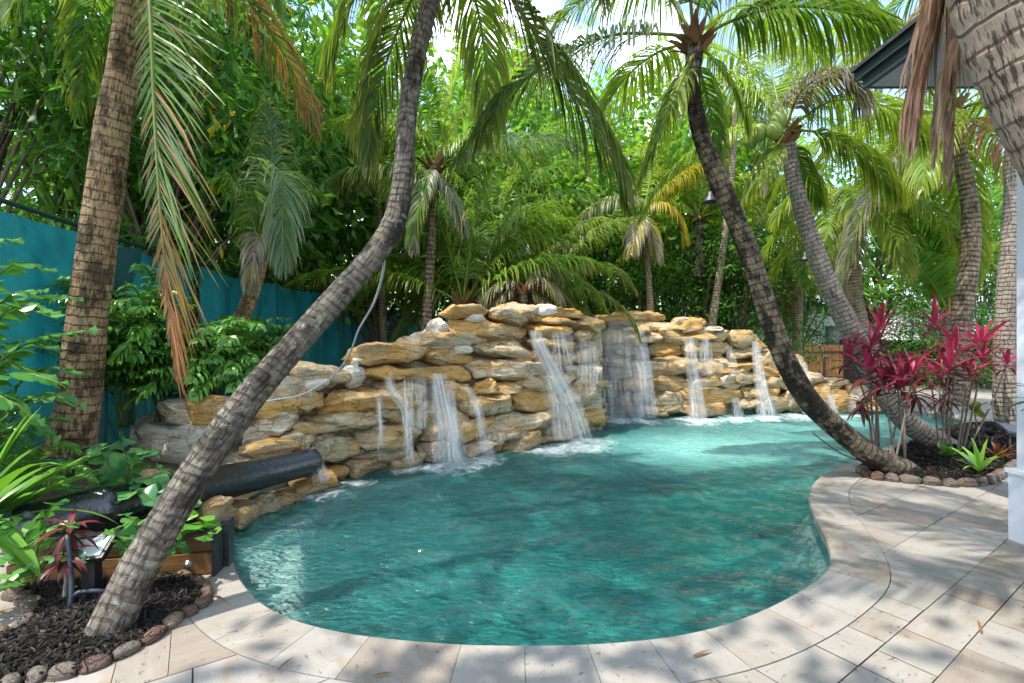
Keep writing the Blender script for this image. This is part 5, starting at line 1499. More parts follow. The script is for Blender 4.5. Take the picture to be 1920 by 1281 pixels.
def bed(poly, seed, chips, csz):
    rng = np.random.default_rng(seed)
    lo, hi = poly.min(0), poly.max(0)
    xs = np.arange(lo[0] - 0.05, hi[0] + 0.05, 0.035); ys = np.arange(lo[1] - 0.05, hi[1] + 0.05, 0.035)
    gx, gy = np.meshgrid(xs, ys, indexing='ij')
    ins = inside(poly, gx, gy); d = dist_poly(poly, gx, gy)
    z = 0.012 + 0.06 * np.clip(d / 0.3, 0, 1) ** 0.7 + vnoise(np.stack([gx, gy, gx * 0], -1).reshape(-1, 3) * 6, seed).reshape(gx.shape) * 0.012
    fq = grid_faces(len(xs), len(ys)); fq = fq[ins.ravel()[fq].all(1)]
    used, inv = np.unique(fq, return_inverse=True)
    tag(mk('mulch_bed', np.stack([gx, gy, z], -1).reshape(-1, 3)[used], inv.reshape(fq.shape), M_mulch0), kind='structure')
    p = rng.uniform(lo, hi, (chips * 3, 2)); p = p[inside(poly, p[:, 0], p[:, 1])][:chips]
    d = dist_poly(poly, p[:, 0], p[:, 1])
    zz = 0.018 + 0.06 * np.clip(d / 0.3, 0, 1) ** 0.7 + rng.uniform(0, 0.012, len(p))
    n = len(p)
    a = rng.uniform(0, 6.28, n); til = rng.normal(0, 0.35, (n, 2))
    dd = np.stack([np.cos(a), np.sin(a), til[:, 0]], 1); ww = np.stack([-np.sin(a), np.cos(a), til[:, 1]], 1)
    l = csz * rng.uniform(0.4, 1.6, (n, 1)); w = csz * rng.uniform(0.12, 0.35, (n, 1)); c = np.column_stack([p, zz])
    up = np.array([0, 0, 0.004])
    V = np.stack([c - dd * l / 2 - ww * w / 2, c + dd * l / 2 - ww * w * 0.3, c + dd * l * 0.45 + ww * w / 2, c - dd * l / 2 + ww * w * 0.4], 1)
    V = np.concatenate([V + up, V - up], 1)
    b = (np.arange(n) * 8)[:, None, None]
    q = np.array([[0, 1, 2, 3], [0, 4, 5, 1], [1, 5, 6, 2], [2, 6, 7, 3], [3, 7, 4, 0]])[None]
    g = rng.random((n, 1))
    cc = np.where(g < 0.93, np.array([[0.016, 0.014, 0.013]]) * rng.uniform(0.5, 2.2, (n, 1)), np.array([[0.07, 0.045, 0.03]]) * rng.uniform(0.6, 1.6, (n, 1)))
    o = mk('mulch', V.reshape(-1, 3), (b + q).reshape(-1, 4), M_chip, col=np.repeat(cc, 8, axis=0), smooth=False)
    tag(o, 'black wood mulch chips covering the bed ' + ('under the leaning grey palm' if seed == 1 else 'under the red leaved plants'), 'mulch', kind='stuff')


bed(LBED, 1, 5200, 0.035); bed(RBED, 2, 6500, 0.045)
M_edge = [rock_mat('edge_red', (0.19, 0.12, 0.095), (0.14, 0.08, 0.062), (0.2, 0.11, 0.07), 0.3, 0.1, 0.0), rock_mat('edge_grey', (0.21, 0.185, 0.165), (0.15, 0.12, 0.10), (0.17, 0.12, 0.09), 0.2, 0.1, 0.1), rock_mat('edge_brown', (0.2, 0.145, 0.105), (0.15, 0.1, 0.07), (0.22, 0.12, 0.06), 0.3, 0.15, 0.0)]


def edging(px, w, seed, label, group):
    rng = np.random.default_rng(seed)
    P = spline([G(*p) for p in px], 400)
    s = np.concatenate([[0], np.cumsum(np.linalg.norm(np.diff(P, axis=0), axis=1))])
    u = 0.0
    while u < s[-1]:
        l = w * rng.uniform(0.8, 1.45)
        i = int(np.clip(np.searchsorted(s, u + l / 2), 1, 398))
        t = nrm(P[i + 1] - P[i - 1])
        a = np.array([t, [-t[1], t[0], 0], [0, 0, 1.0]])
        c = P[i] + np.array([0, 0, w * 0.2])
        o = rock_mesh('edging_stone', c, a, (l / 2 * 1.02, w * rng.uniform(0.36, 0.5), w * rng.uniform(0.36, 0.46)), M_edge[rng.integers(0, 3)], None, seed * 100 + int(u * 1000), 3, 0.72, 0.35, org=(c[0], c[1], 0))
        tag(o, label, 'edging stone', group)
        u += l


edging([(-60, 1318), (60, 1277), (130, 1266), (200, 1243), (265, 1212), (330, 1168), (386, 1130), (378, 1104), (345, 1088)], 0.09, 3, 'small rounded red or grey stone edging the mulch bed under the leaning grey palm', 'stones edging the left mulch bed')
edging([(14, 1116), (58, 1142), (38, 1184), (-30, 1208)], 0.10, 4, 'small rounded stone in the short curved row at the far left of the mulch', 'stones edging the pale paving at the left')
edging([(1612, 884), (1632, 897), (1685, 903), (1745, 909), (1805, 912), (1850, 907), (1878, 893), (1905, 876)], 0.135, 5, 'small rounded brown stone edging the mulch bed under the red leaved plants', 'stones edging the right mulch bed')

# ---------------------------------------------------------------- red cordylines
M_red = leaf_mat('crimson_leaf', 0.4, 0.38, 0.35, (1.2, 0.8, 0.9))
M_stem = simple('grey_stem', (0.18, 0.15, 0.125), 0.85, 0.2, 0.3, 20, 0.4)
CRIM = np.array([0.26, 0.014, 0.05]); PINK = np.array([0.50, 0.05, 0.15]); MAR = np.array([0.10, 0.016, 0.024]); OLV = np.array([0.10, 0.085, 0.03])


def cordyline(label, heads, base, Y, seed, L=0.32, Wd=0.05, name='red_cordyline'):
    rng = np.random.default_rng(seed)
    b0 = W(base[0], base[1], Y)
    r = thing(name, b0, label, 'cordyline', 'red leaved cordyline plants')
    for k, (hx, hy, dY, bx, by, sz) in enumerate(heads):
        h = W(hx, hy, Y + dY); b = W(bx, by, Y + dY * 0.4)
        m = (h + b) / 2 + rng.normal(0, 0.035, 3)
        mb = MB(); mb.tube(spline([b - [0, 0, 0.04], m, h], 16), np.linspace(0.012, 0.008, 16) * (1 + 0.1 * rng.random()), 7); mb.build('stem', M_stem, r)
        n = 19
        mb = MB()
        az = np.arange(n) * 2.4 + rng.uniform(0, 6); f = np.arange(n) / n
        el = np.radians(78 - 95 * f + rng.normal(0, 8, n))
        fresh = np.clip(1.05 - f * 1.35 + rng.normal(0, 0.25, n), 0, 1)[:, None]
        if sz < 0: fresh *= 0.25; el -= 0.75
        s = abs(sz)
        col = PINK * fresh + (MAR * 0.5 + OLV * 0.5) * (1 - fresh); tip = CRIM * fresh + MAR * (1 - fresh)
        base_ = np.array([h + [0, 0, -0.10 * q * s] for q in f])
        straps(mb, base_, az, el, L * s * (0.75 + 0.5 * np.sin(np.pi * (f * 0.8 + 0.15))) * rng.uniform(0.85, 1.15, n), Wd * s, rng.uniform(0.5, 1.6, n), col, tip, rng, 7, 0.28, (0.22, 0.55, 0.9, 1.0, 0.92, 0.7, 0.38, 0.03))
        mb.build('leaf_head', M_red, r)
    return r


cordyline('crimson cordyline with the tallest single head, standing at the pool side of the bed', [(1650, 612, 0.25, 1642, 838, 1.1), (1594, 672, 0.2, 1636, 836, 0.95), (1632, 648, 0.0, 1640, 838, 1.05), (1628, 694, -0.15, 1648, 838, 1.15), (1615, 752, -0.2, 1632, 838, -0.7)], (1642, 845), 5.6, 1)
cordyline('dark leaved cordyline on two pale bare stems at the front of the bed', [(1688, 718, 0.0, 1697, 888, 1.15), (1680, 668, 0.25, 1700, 880, -1.2), (1712, 700, -0.1, 1672, 886, 0.9), (1655, 715, 0.1, 1680, 884, 0.85), (1718, 735, 0.2, 1664, 872, -0.8)], (1690, 888), 5.25, 2)
cordyline('broad crimson cordyline with many heads, farthest from the pool', [(1752, 610, 0.4, 1764, 846, 1.15), (1790, 655, 0.0, 1772, 846, 1.15), (1780, 690, -0.25, 1766, 848, 1.2), (1840, 640, 0.2, 1800, 838, 1.1), (1842, 676, 0.0, 1806, 838, 0.8), (1760, 706, 0.1, 1775, 846, 0.95), (1818, 700, -0.1, 1795, 842, 0.8), (1888, 682, 0.1, 1815, 836, 0.75), (1770, 745, 0.1, 1785, 842, -0.7), (1735, 660, 0.4, 1762, 846, -0.7)], (1780, 848), 6.0, 3)
cordyline('small wilting cordyline with pink drooping leaves beside the lamp in the left bed', [(130, 985, 0.0, 140, 1120, -0.55), (122, 1040, -0.05, 118, 1135, -0.45)], (140, 1125), 2.62, 4, 0.26, 0.055, 'wilting_cordyline')['group'] = 'red leaved cordyline plants'

# ---------------------------------------------------------------- small plants
def strap_plant(name, label, base, n, L, Wd, seed, el=(15, 85), g=(0.5, 1.8), col=GREEN, tip=LIME, cat='plant', az=None, mat=None):
    rng = np.random.default_rng(seed)
    r = thing(name, base, label, cat)
    for i in range(n):
        mb = MB()
        a = rng.uniform(0, 6.28) if az is None else rng.uniform(*az)
        straps(mb, np.array(base), [a], [rad(rng.uniform(*el))], [L * rng.uniform(0.7, 1.2)], Wd, [rng.uniform(*g)], [col * rng.uniform(0.7, 1.3)], [tip * rng.uniform(0.7, 1.2)], rng, 9, 0.22)
        mb.build('leaf', mat or M_gloss, r)
    return r


strap_plant('spider_lily', 'large bright strap leaved plant at the left edge, over the cannon breech', W(-60, 1000, 2.75), 20, 0.72, 0.085, 1, (12, 85), (0.4, 1.7), np.array([0.085, 0.25, 0.03]), np.array([0.16, 0.34, 0.04]), az=(-1.3, 2.2))
strap_plant('strap_leaf_plant', 'small bright green strap leaved plant at the stone edge of the right bed', W(1836, 880, 5.15) * [1, 1, 0] + [0, 0, 0.05], 16, 0.36, 0.045, 2, (25, 85), (0.6, 1.6), np.array([0.10, 0.28, 0.04]), np.array([0.2, 0.36, 0.06]))
strap_plant('bromeliad', 'low reddish brown bromeliad beside the spotlights', W(1872, 848, 5.7) * [1, 1, 0] + [0, 0, 0.05], 16, 0.24, 0.04, 3, (20, 70), (0.4, 1.2), np.array([0.20, 0.07, 0.03]), np.array([0.32, 0.09, 0.03]))
strap_plant('seedling', 'low dark green seedling between the two clumps of red stems', W(1778, 862, 5.75) * [1, 1, 0] + [0, 0, 0.05], 8, 0.2, 0.07, 4, (20, 75), (0.4, 1.2), np.array([0.06, 0.2, 0.03]), np.array([0.1, 0.28, 0.04]))
strap_plant('sapling', 'yellow green broad leaved sapling behind the strap leaved plant', W(1826, 770, 6.2), 8, 0.24, 0.10, 5, (-10, 60), (0.4, 1.2), np.array([0.16, 0.22, 0.04]), np.array([0.3, 0.26, 0.05]))
mb = MB(); mb.tube(spline([W(1840, 835, 6.2) * [1, 1, 0], W(1834, 810, 6.2), W(1826, 768, 6.2)], 8), 0.008, 6); mb.build('stem', M_stem, bpy.data.objects['sapling'])
strap_plant('corner_plant', 'dark leaf tip entering the photo at the right, before the white column', W(2010, 760, 3.05), 5, 0.5, 0.05, 6, (0, 40), (0.2, 0.8), DEEP, DEEP * 1.3, az=(2.4, 3.8))

L3 = lambda pts: [np.array(W(*p)) for p in pts]
fishtail('fishtail_palm', W(-150, 950, 3.3), [L3(q) for q in (
    [(-160, 800, 3.3), (-70, 600, 3.3), (20, 500, 3.25), (95, 505, 3.2)], [(-160, 800, 3.3), (-60, 660, 3.2), (30, 575, 3.15), (108, 590, 3.1)], [(-160, 850, 3.3), (-50, 720, 3.2), (60, 640, 3.2), (175, 618, 3.2)],
    [(-160, 850, 3.2), (-60, 740, 3.1), (30, 700, 3.1), (120, 720, 3.1)], [(-160, 800, 3.4), (-90, 560, 3.5), (-30, 460, 3.5), (40, 450, 3.5)], [(-160, 850, 3.2), (-90, 760, 3.1), (-10, 740, 3.0), (70, 790, 3.0)],
    [(-160, 830, 3.4), (-40, 640, 3.5), (60, 560, 3.5), (150, 560, 3.5)])], M_gloss, 'fishtail palm with wedge leaflets at the left edge, in front of the screen', leafL=0.17, wid=0.085, cols=(np.array([0.045, 0.20, 0.045]), np.array([0.09, 0.27, 0.05])), seed=1, n=20)
fishtail('fishtail_palm', W(-40, 960, 3.75), [L3(q) for q in (
    [(-60, 900, 3.8), (-20, 720, 3.8), (40, 640, 3.75), (110, 655, 3.7)], [(-60, 900, 3.8), (-40, 660, 3.8), (10, 560, 3.8), (80, 545, 3.75)], [(-40, 900, 3.7), (20, 790, 3.6), (80, 740, 3.55), (150, 760, 3.5)],
    [(-60, 900, 3.8), (-70, 700, 3.8), (-50, 590, 3.8), (0, 530, 3.8)], [(-40, 900, 3.7), (0, 820, 3.5), (50, 790, 3.4), (100, 820, 3.4)], [(-40, 900, 3.7), (30, 730, 3.9), (90, 690, 3.95), (160, 700, 3.95)], [(-60, 880, 3.8), (-50, 750, 3.6), (-10, 680, 3.5), (50, 690, 3.45)])],
    M_gloss, 'dense fishtail palm low at the left edge, its leaflets just above the strap leaves', leafL=0.17, wid=0.085, cols=(np.array([0.035, 0.16, 0.04]), np.array([0.08, 0.25, 0.05])), seed=11, n=18)
fishtail('fishtail_palm', W(215, 985, 3.9), [L3(q) for q in (
    [(215, 985, 3.9), (190, 910, 3.8), (150, 868, 3.7), (112, 862, 3.6)], [(215, 985, 3.9), (215, 900, 3.9), (190, 850, 3.9), (165, 838, 3.9)], [(215, 985, 3.9), (240, 890, 3.8), (250, 858, 3.8), (285, 850, 3.8)],
    [(215, 985, 3.9), (250, 920, 3.6), (280, 895, 3.5), (310, 915, 3.4)], [(215, 985, 3.9), (190, 940, 3.5), (150, 915, 3.3), (110, 930, 3.2)], [(215, 985, 3.9), (240, 940, 3.5), (260, 920, 3.3), (300, 945, 3.2)], [(215, 985, 3.9), (225, 900, 4.1), (232, 850, 4.2), (225, 815, 4.2)])],
    M_gloss, 'low fishtail palm with broad blue green leaflets behind the cannon', leafL=0.18, wid=0.11, cols=(np.array([0.045, 0.19, 0.07]), np.array([0.08, 0.24, 0.07])), seed=2, n=12)
fishtail('fishtail_palm', W(320, 1000, 3.75), [L3(q) for q in (
    [(330, 1000, 3.9), (310, 940, 3.75), (285, 905, 3.6), (255, 900, 3.5)], [(330, 1000, 3.9), (335, 930, 3.8), (325, 890, 3.7), (300, 875, 3.6)], [(330, 1000, 3.9), (300, 960, 3.5), (270, 940, 3.35), (235, 955, 3.3)], [(330, 1000, 3.9), (345, 950, 3.6), (340, 930, 3.4), (315, 935, 3.3)], [(330, 1000, 3.9), (290, 985, 3.4), (250, 980, 3.2), (215, 995, 3.1)])],
    M_gloss, 'leafy fishtail palm drooping over the cannon barrel, left of the leaning trunk', leafL=0.15, wid=0.085, cols=(np.array([0.05, 0.20, 0.06]), np.array([0.09, 0.26, 0.06])), seed=12, n=11)
fishtail('fishtail_palm', W(275, 1090, 2.75), [L3(q) for q in (
    [(262, 1090, 2.72), (262, 1030, 2.7), (258, 985, 2.7), (235, 965, 2.7)], [(268, 1090, 2.72), (280, 1010, 2.75), (290, 975, 2.75), (310, 960, 2.75)], [(265, 1090, 2.72), (275, 1030, 2.68), (300, 1000, 2.68), (330, 1000, 2.7)], [(262, 1090, 2.72), (240, 1030, 2.66), (215, 1000, 2.6), (200, 1005, 2.6)], [(268, 1090, 2.72), (300, 1040, 2.74), (330, 1020, 2.78), (350, 1030, 2.8)])],
    M_gloss, 'young fishtail palm on thin stalks in the left bed, between lamp and trunk', leafL=0.12, wid=0.07, cols=(np.array([0.045, 0.19, 0.05]), np.array([0.1, 0.25, 0.05])), seed=3, n=8, stem_r=0.007)
fishtail('fishtail_palm', W(380, 1010, 3.05), [L3(q) for q in ([(400, 1020, 3.25), (385, 990, 3.1), (370, 965, 3.0), (360, 968, 2.95)], [(400, 1020, 3.25), (385, 1000, 3.0), (378, 985, 2.9), (385, 1005, 2.85)], [(400, 1020, 3.25), (370, 990, 3.0), (350, 985, 2.9), (340, 1005, 2.85)])],
    M_gloss, 'small fishtail sprig just right of the leaning trunk, over the carriage', leafL=0.13, wid=0.09, cols=(np.array([0.07, 0.25, 0.03]), np.array([0.12, 0.30, 0.04])), seed=4, n=6, stem_r=0.006)
fishtail('fishtail_palm', W(-30, 1120, 2.55), [L3(q) for q in ([(-30, 1115, 2.55), (0, 1085, 2.5), (30, 1070, 2.5), (62, 1062, 2.5)], [(-30, 1115, 2.55), (-10, 1100, 2.45), (15, 1095, 2.45), (40, 1090, 2.45)], [(-30, 1115, 2.55), (-30, 1070, 2.55), (-10, 1050, 2.5), (20, 1050, 2.5)])],
    M_gloss, 'little green fishtail seedling at the far left edge of the mulch', leafL=0.09, wid=0.06, cols=(np.array([0.05, 0.2, 0.05]), np.array([0.08, 0.24, 0.05])), seed=5, n=7, stem_r=0.005)
fishtail('fishtail_palm', W(60, 1090, 2.72), [L3(q) for q in (
    [(60, 1095, 2.72), (70, 1030, 2.68), (100, 990, 2.64), (140, 985, 2.6)], [(60, 1095, 2.72), (50, 1030, 2.7), (30, 985, 2.7), (0, 970, 2.68)], [(60, 1095, 2.72), (90, 1050, 2.64), (120, 1035, 2.6), (150, 1050, 2.58)], [(60, 1095, 2.72), (75, 1000, 2.74), (95, 950, 2.74), (120, 940, 2.72)])],
    M_gloss, 'young fishtail palm in front of the cannon breech, left of the black lamp', leafL=0.11, wid=0.065, cols=(np.array([0.05, 0.2, 0.05]), np.array([0.1, 0.27, 0.05])), seed=15, n=10, stem_r=0.006)
# fern behind the strap leaves
RFN = thing('fern_palm', W(60, 930, 3.9), 'feathery bright green fern at the foot of the thick ringed palm', 'fern')
for i, q in enumerate(([(40, 930, 3.9), (70, 860, 3.8), (110, 835, 3.7), (150, 850, 3.6)], [(40, 930, 3.9), (30, 850, 3.8), (10, 810, 3.7), (-20, 810, 3.7)], [(40, 930, 3.9), (90, 890, 3.7), (140, 880, 3.5), (180, 905, 3.4)], [(40, 930, 3.9), (60, 830, 4.0), (90, 790, 4.0), (130, 790, 4.0)], [(40, 930, 3.9), (20, 880, 3.6), (0, 860, 3.5), (-40, 880, 3.4)], [(40, 930, 3.9), (80, 900, 3.5), (110, 905, 3.3), (140, 940, 3.2)])):
    frond(RFN, L3(q), M_frond, L=0.16, n=44, wid=0.014, droop=0.5, col=np.array([0.08, 0.26, 0.04]), tip=LIME, rr=0.006, base=0.1)
# fishtail shrubs massed before the screen
gs = np.random.default_rng(19)


def shrub(label, px, py, Y, n, spread, hgt, seed, leafL=0.21):
    rng = np.random.default_rng(seed)
    b = W(px, py, Y); fr = []
    for i in range(n):
        a = rng.uniform(0, 6.28); e = rng.uniform(0.5, 1.0)
        t = b + np.array([math.cos(a) * spread * rng.uniform(0.4, 1), math.sin(a) * spread * 0.5 * rng.uniform(0.3, 1) - 0.1, hgt * e])
        m = b + (t - b) * 0.55 + [0, 0, hgt * 0.22]
        fr.append([b + rng.normal(0, 0.06, 3) * [1, 1, 0], m, t, t + (t - m) * 0.35 - [0, 0, 0.12]])
    fishtail('fishtail_shrub', b, fr, M_gloss, label, 'shrub', 'fishtail shrubs before the teal screen', leafL, 0.04, (np.array([0.045, 0.17, 0.03]), np.array([0.13, 0.33, 0.05])), seed, 10, 0.009, 0.8, 8, wp=POINT)


shrub('tallest fishtail shrub, just right of the thick ringed palm trunk', 235, 800, 5.5, 15, 0.75, 1.75, 71)
shrub('dense dark fishtail shrub behind the dead tip of the hanging frond', 310, 790, 5.7, 13, 0.8, 1.2, 72)
shrub('fishtail shrub around the foot of the slanting palm', 395, 770, 5.9, 11, 0.75, 1.15, 73)
shrub('fishtail shrub right of the slanting palm, against the bright teal fabric', 500, 720, 7.4, 8, 0.7, 1.0, 74)

# ---------------------------------------------------------------- house corner with eave and column
M_stucco = simple('stucco_white', (0.60, 0.62, 0.68), 0.85, 0.2, 0.06, 3, 0.35); M_fascia = simple('slate_fascia', (0.028, 0.042, 0.052), 0.5, 0.4, 0.15, 3, 0.1)
M_soffit = simple('soffit_grey', (0.42, 0.45, 0.50), 0.8, 0.2, 0.08, 3, 0.1); M_cap = simple('cap_white', (0.74, 0.75, 0.76), 0.7, 0.3, 0.05, 4, 0.1)


def shingle():
    t = NT('roof_shingle')
    n = t.noise(t.pos, 9, 4); return t.done(t.bsdf(t.mix(n, (0.03, 0.035, 0.04), (0.09, 0.095, 0.10)), 0.9, 0.2, t.bump(n, 0.5, 0.02)))


M_shing = shingle()
RH = thing('house', (3.7, 3.6, 0), 'pale house corner with slate eave overhead and white plinthed column at the right edge', 'house')
mb = MB(); mb.box((3.90, 3.28, 2.0), (0.44, 0.44, 3.12)); mb.build('column', M_stucco, RH, smooth=False)
mb = MB(); mb.box((3.90, 3.28, 0.245), (0.50, 0.50, 0.49)); mb.build('plinth', M_stucco, RH, smooth=False)
mb = MB(); mb.box((3.90, 3.28, 0.505), (0.53, 0.53, 0.03)); mb.build('plinth_cap', M_cap, RH, smooth=False)
ex0, ey1, zf = 2.90, 3.97, 3.54
mb = MB(); mb.box(((ex0 + 9) / 2 + 0.02, (ey1 - 3) / 2 - 0.02, zf + 0.01), (9 - ex0 - 0.04, ey1 + 3 - 0.04, 0.02)); mb.build('soffit', M_soffit, RH, smooth=False)
mb = MB()
mb.box((ex0 + 0.02, (ey1 - 3) / 2, zf + 0.08), (0.04, ey1 + 3, 0.16)); mb.box(((ex0 + 9) / 2 + 0.02, ey1 - 0.02, zf + 0.08), (9 - ex0 - 0.04, 0.04, 0.16))
mb.box((ex0 - 0.015, (ey1 - 3) / 2 + 0.03, zf + 0.13), (0.03, ey1 + 3 + 0.06, 0.09)); mb.box(((ex0 + 9) / 2, ey1 + 0.015, zf + 0.13), (9 - ex0, 0.03, 0.09))
mb.build('fascia', M_fascia, RH, smooth=False)
mb = MB(); a0, b0, z0 = ex0 - 0.06, ey1 + 0.06, zf + 0.19
mb.add([[a0, b0, z0], [9, b0, z0], [9, 1.2, z0 + 1.1], [a0 + 2.83, 1.2, z0 + 1.1], [a0, -3, z0], [a0 + 2.83, -3, z0 + 1.1], [9, -3, z0 + 1.1]], [[0, 1, 2, 3], [4, 0, 3, 5], [5, 3, 2, 6]])
mb.add([[a0, b0, z0 - 0.03], [9, b0, z0 - 0.03], [9, b0, z0], [a0, b0, z0], [a0, -3, z0 - 0.03], [a0, -3, z0]], [[0, 1, 2, 3], [4, 0, 3, 5]])
mb.build('roof', M_shing, RH, smooth=False)
mb = MB(); mb.box((6.6, 0.2, 1.75), (0.2, 6.4, 3.49)); mb.build('wall', M_stucco, RH, smooth=False)

# ---------------------------------------------------------------- lamps, cables, pipe, gate, far house
M_plast = simple('black_plastic', (0.012, 0.012, 0.013), 0.45, 0.5, 0.2, 10, 0.1); M_cable = simple('white_cable', (0.5, 0.5, 0.52), 0.5, 0.4, 0.1, 5, 0.05)
M_conduit = simple('blue_grey_conduit', (0.03, 0.038, 0.055), 0.5, 0.4, 0.1, 5, 0.05); M_glass = simple('lamp_glass', (0.45, 0.52, 0.46), 0.12, 0.6, 0.15, 14, 0.02)
lp = W(170, 1030, 2.66)
RL = thing('garden_lamp', W(172, 1118, 2.68) * [1, 1, 0] + [0, 0, 0.05], 'black post lamp with a square pale glass face in the left mulch bed', 'garden lamp')
mb = MB(); mb.box(W(172, 1080, 2.68), (0.075, 0.05, 0.24)); mb.build('post', M_plast, RL, smooth=False)
tl = nrm(np.array([[1, 0.15, 0.08], [-0.12, 0.8, 0.55], [0.0, -0.55, 0.82]]))
mb = MB(); mb.box(lp, (0.20, 0.15, 0.03), tl); mb.build('housing', M_plast, RL, smooth=False)
mb = MB(); mb.box(lp + tl[2] * 0.017, (0.165, 0.115, 0.006), tl); mb.build('glass', M_glass, RL, smooth=False)
RP = thing('conduit', W(132, 1160, 2.5) * [1, 1, 0] + [0, 0, 0.05], 'thin blue grey electric conduit rising from the mulch beside the lamp', 'conduit')
mb = MB(); mb.tube(spline([W(126, 1165, 2.5), W(134, 1115, 2.52), W(132, 1060, 2.55), W(126, 1005, 2.58)], 14), 0.012, 8); mb.build('riser', M_conduit, RP)
mb = MB(); mb.tube(spline([W(136, 1118, 2.52), W(150, 1110, 2.54), W(185, 1108, 2.57), W(205, 1112, 2.6)], 14), 0.011, 8); mb.build('branch', M_conduit, RP)
V = spline([W(722, 476, 3.12), W(716, 520, 3.3), W(700, 570, 3.7), W(672, 620, 4.3), W(655, 665, 4.8), W(630, 700, 5.2), W(600, 722, 5.25), W(560, 742, 5.15), (W(500, 752, 5.0)), W(470, 760, 4.95)], 60)
mb = MB(); mb.tube(V, 0.0085, 6); tag(mb.build('white_cable', M_cable, org=V[-1]), 'white cable drooping from the leaning grey trunk to the rocks', 'cable')
V = spline([W(1524, 812, 4.95), W(1550, 832, 4.95), W(1580, 852, 5.0), W(1624, 868, 5.2)], 30)
mb = MB(); mb.tube(V, 0.006, 6); tag(mb.build('black_wire', M_plast, org=V[-1]), 'thin black wire hanging under the curved dark trunk to the stone edge', 'wire')
mb = MB()
pb = W(667, 694, 5.75)
Vp, Fp = lathe(pb - [0, 0, 0.1], np.array([0, 0.001, 1.0]), [(0, 0.03), (0.2, 0.03), (0.2, 0.036), (0.24, 0.036), (0.24, 0.001)], 16)
tag(mk('water_pipe', Vp, Fp, M_cap, org=pb), 'short white plastic pipe standing in the gap between the left stones', 'pipe')


def spot(label, px, py, Y, s, d):
    b = W(px, py, Y); r = thing('spotlight', b * [1, 1, 0] + [0, 0, 0.05], label, 'spotlight', 'black spotlights in the right bed')
    mb = MB(); mb.tube(np.array([[b[0], b[1], 0.03], b]), 0.012, 8); mb.build('stake', M_plast, r)
    Vq, Fq = lathe(b - nrm(d) * s * 0.5, d, [(0, 0.001), (0, s * 0.3), (s * 0.25, s * 0.4), (s, s * 0.5), (s * 1.05, s * 0.5), (s * 1.0, s * 0.42), (s * 0.85, s * 0.4), (s * 0.85, 0.001)], 18)
    mk('lamp_head', Vq, Fq, M_plast, r)


spot('small black spotlight on a stake, left of the larger floodlight', 1858, 808, 6.1, 0.13, np.array([-0.5, -0.5, 0.6]))
fb_ = W(1893, 806, 5.9)
RFL = thing('floodlight', fb_ * [1, 1, 0] + [0, 0, 0.05], 'wide black floodlight against the grey trunk by the column', 'floodlight')
fa = nrm(np.array([[1, 0.1, -0.15], [-0.1, 0.7, 0.6], [0.1, -0.6, 0.75]]))
mb = MB(); mb.box(fb_, (0.26, 0.17, 0.05), fa); mb.build('housing', M_plast, RFL, smooth=False)
mb = MB(); mb.tube(np.array([[fb_[0], fb_[1], 0.02], fb_ - fa[2] * 0.03]), 0.02, 8); mb.build('bracket', M_plast, RFL)
mb = MB(); mb.box(fb_ + fa[2] * 0.027, (0.22, 0.13, 0.006), fa); mb.build('glass', M_iron, RFL, smooth=False)


def bell(label, px, py, Y, s):
    b = W(px, py, Y); r = thing('hanging_lamp', b, label, 'hanging lamp', 'dark bell lamps hung among the palms')
    Vq, Fq = lathe(b + [0, 0, s * 0.5], np.array([0, 0.001, -1.0]), [(-0.03, 0.02), (0, 0.05), (s * 0.3, s * 0.35), (s * 0.85, s * 0.75), (s, s * 0.8), (s * 0.97, s * 0.74), (s * 0.3, s * 0.3), (s * 0.1, 0.001)], 20)
    mk('shade', Vq, Fq, M_iron, r)
    mb = MB(); mb.tube(np.array([b + [0, 0, s * 0.5], b + [0, 0, 1.5]]), 0.008, 6); mb.build('cord', M_plast, r)


bell('dark bell lamp hanging just left of the curved dark trunk', 1332, 371, 8.5, 0.17)
bell('small dark bell lamp hanging left of the pale leaning trunk', 1510, 482, 9.5, 0.13)

Yg = 16.0
gl, gr = W(1508, 712, Yg), W(1582, 712, Yg); zt = W(0, 647, Yg)[2]
RG_ = thing('wooden_gate', ((gl[0] + gr[0]) / 2, Yg, 0), 'orange brown wooden double gate with black strap hinges in the far fence', 'gate')
for s in (0, 1):
    x0 = gl[0] + (gr[0] - gl[0]) * 0.5 * s; wv_ = (gr[0] - gl[0]) * 0.5 - 0.02
    mb = MB()
    for k in range(5): mb.box((x0 + wv_ * (k + 0.5) / 5, Yg, zt / 2), (wv_ / 5 - 0.012, 0.03, zt))
    leaf_ = mb.build('gate_leaf', M_gatew, RG_, smooth=False)
    for z in (0.25, zt - 0.25):
        mb = MB(); mb.box((x0 + wv_ * 0.5, Yg - 0.025, z), (wv_, 0.012, 0.07)); mb.build('strap_hinge', M_iron, RG_, smooth=False)
mb = MB(); mb.box(((gl[0] + gr[0]) / 2, Yg - 0.04, zt * 0.45), (0.06, 0.03, 0.7)); mb.build('latch', M_iron, RG_, smooth=False)


def board_fence(label, x0, x1, Y, h):
    r = thing('board_fence', ((x0 + x1) / 2, Y, 0), label, 'fence', 'dark board fences at the far side')
    mb = MB(); n = int(abs(x1 - x0) / 0.15)
    for k in range(n):
        mb.box((x0 + (x1 - x0) * (k + 0.5) / n, Y, h / 2), (abs(x1 - x0) / n - 0.012, 0.02, h))
    mb.build('boards', M_darkw, r, smooth=False)
    for k in range(int(abs(x1 - x0) / 2.4) + 1):
        mb = MB(); mb.box((x0 + k * 2.4, Y + 0.06, h / 2), (0.09, 0.09, h + 0.05)); mb.build('post', M_darkw, r, smooth=False)


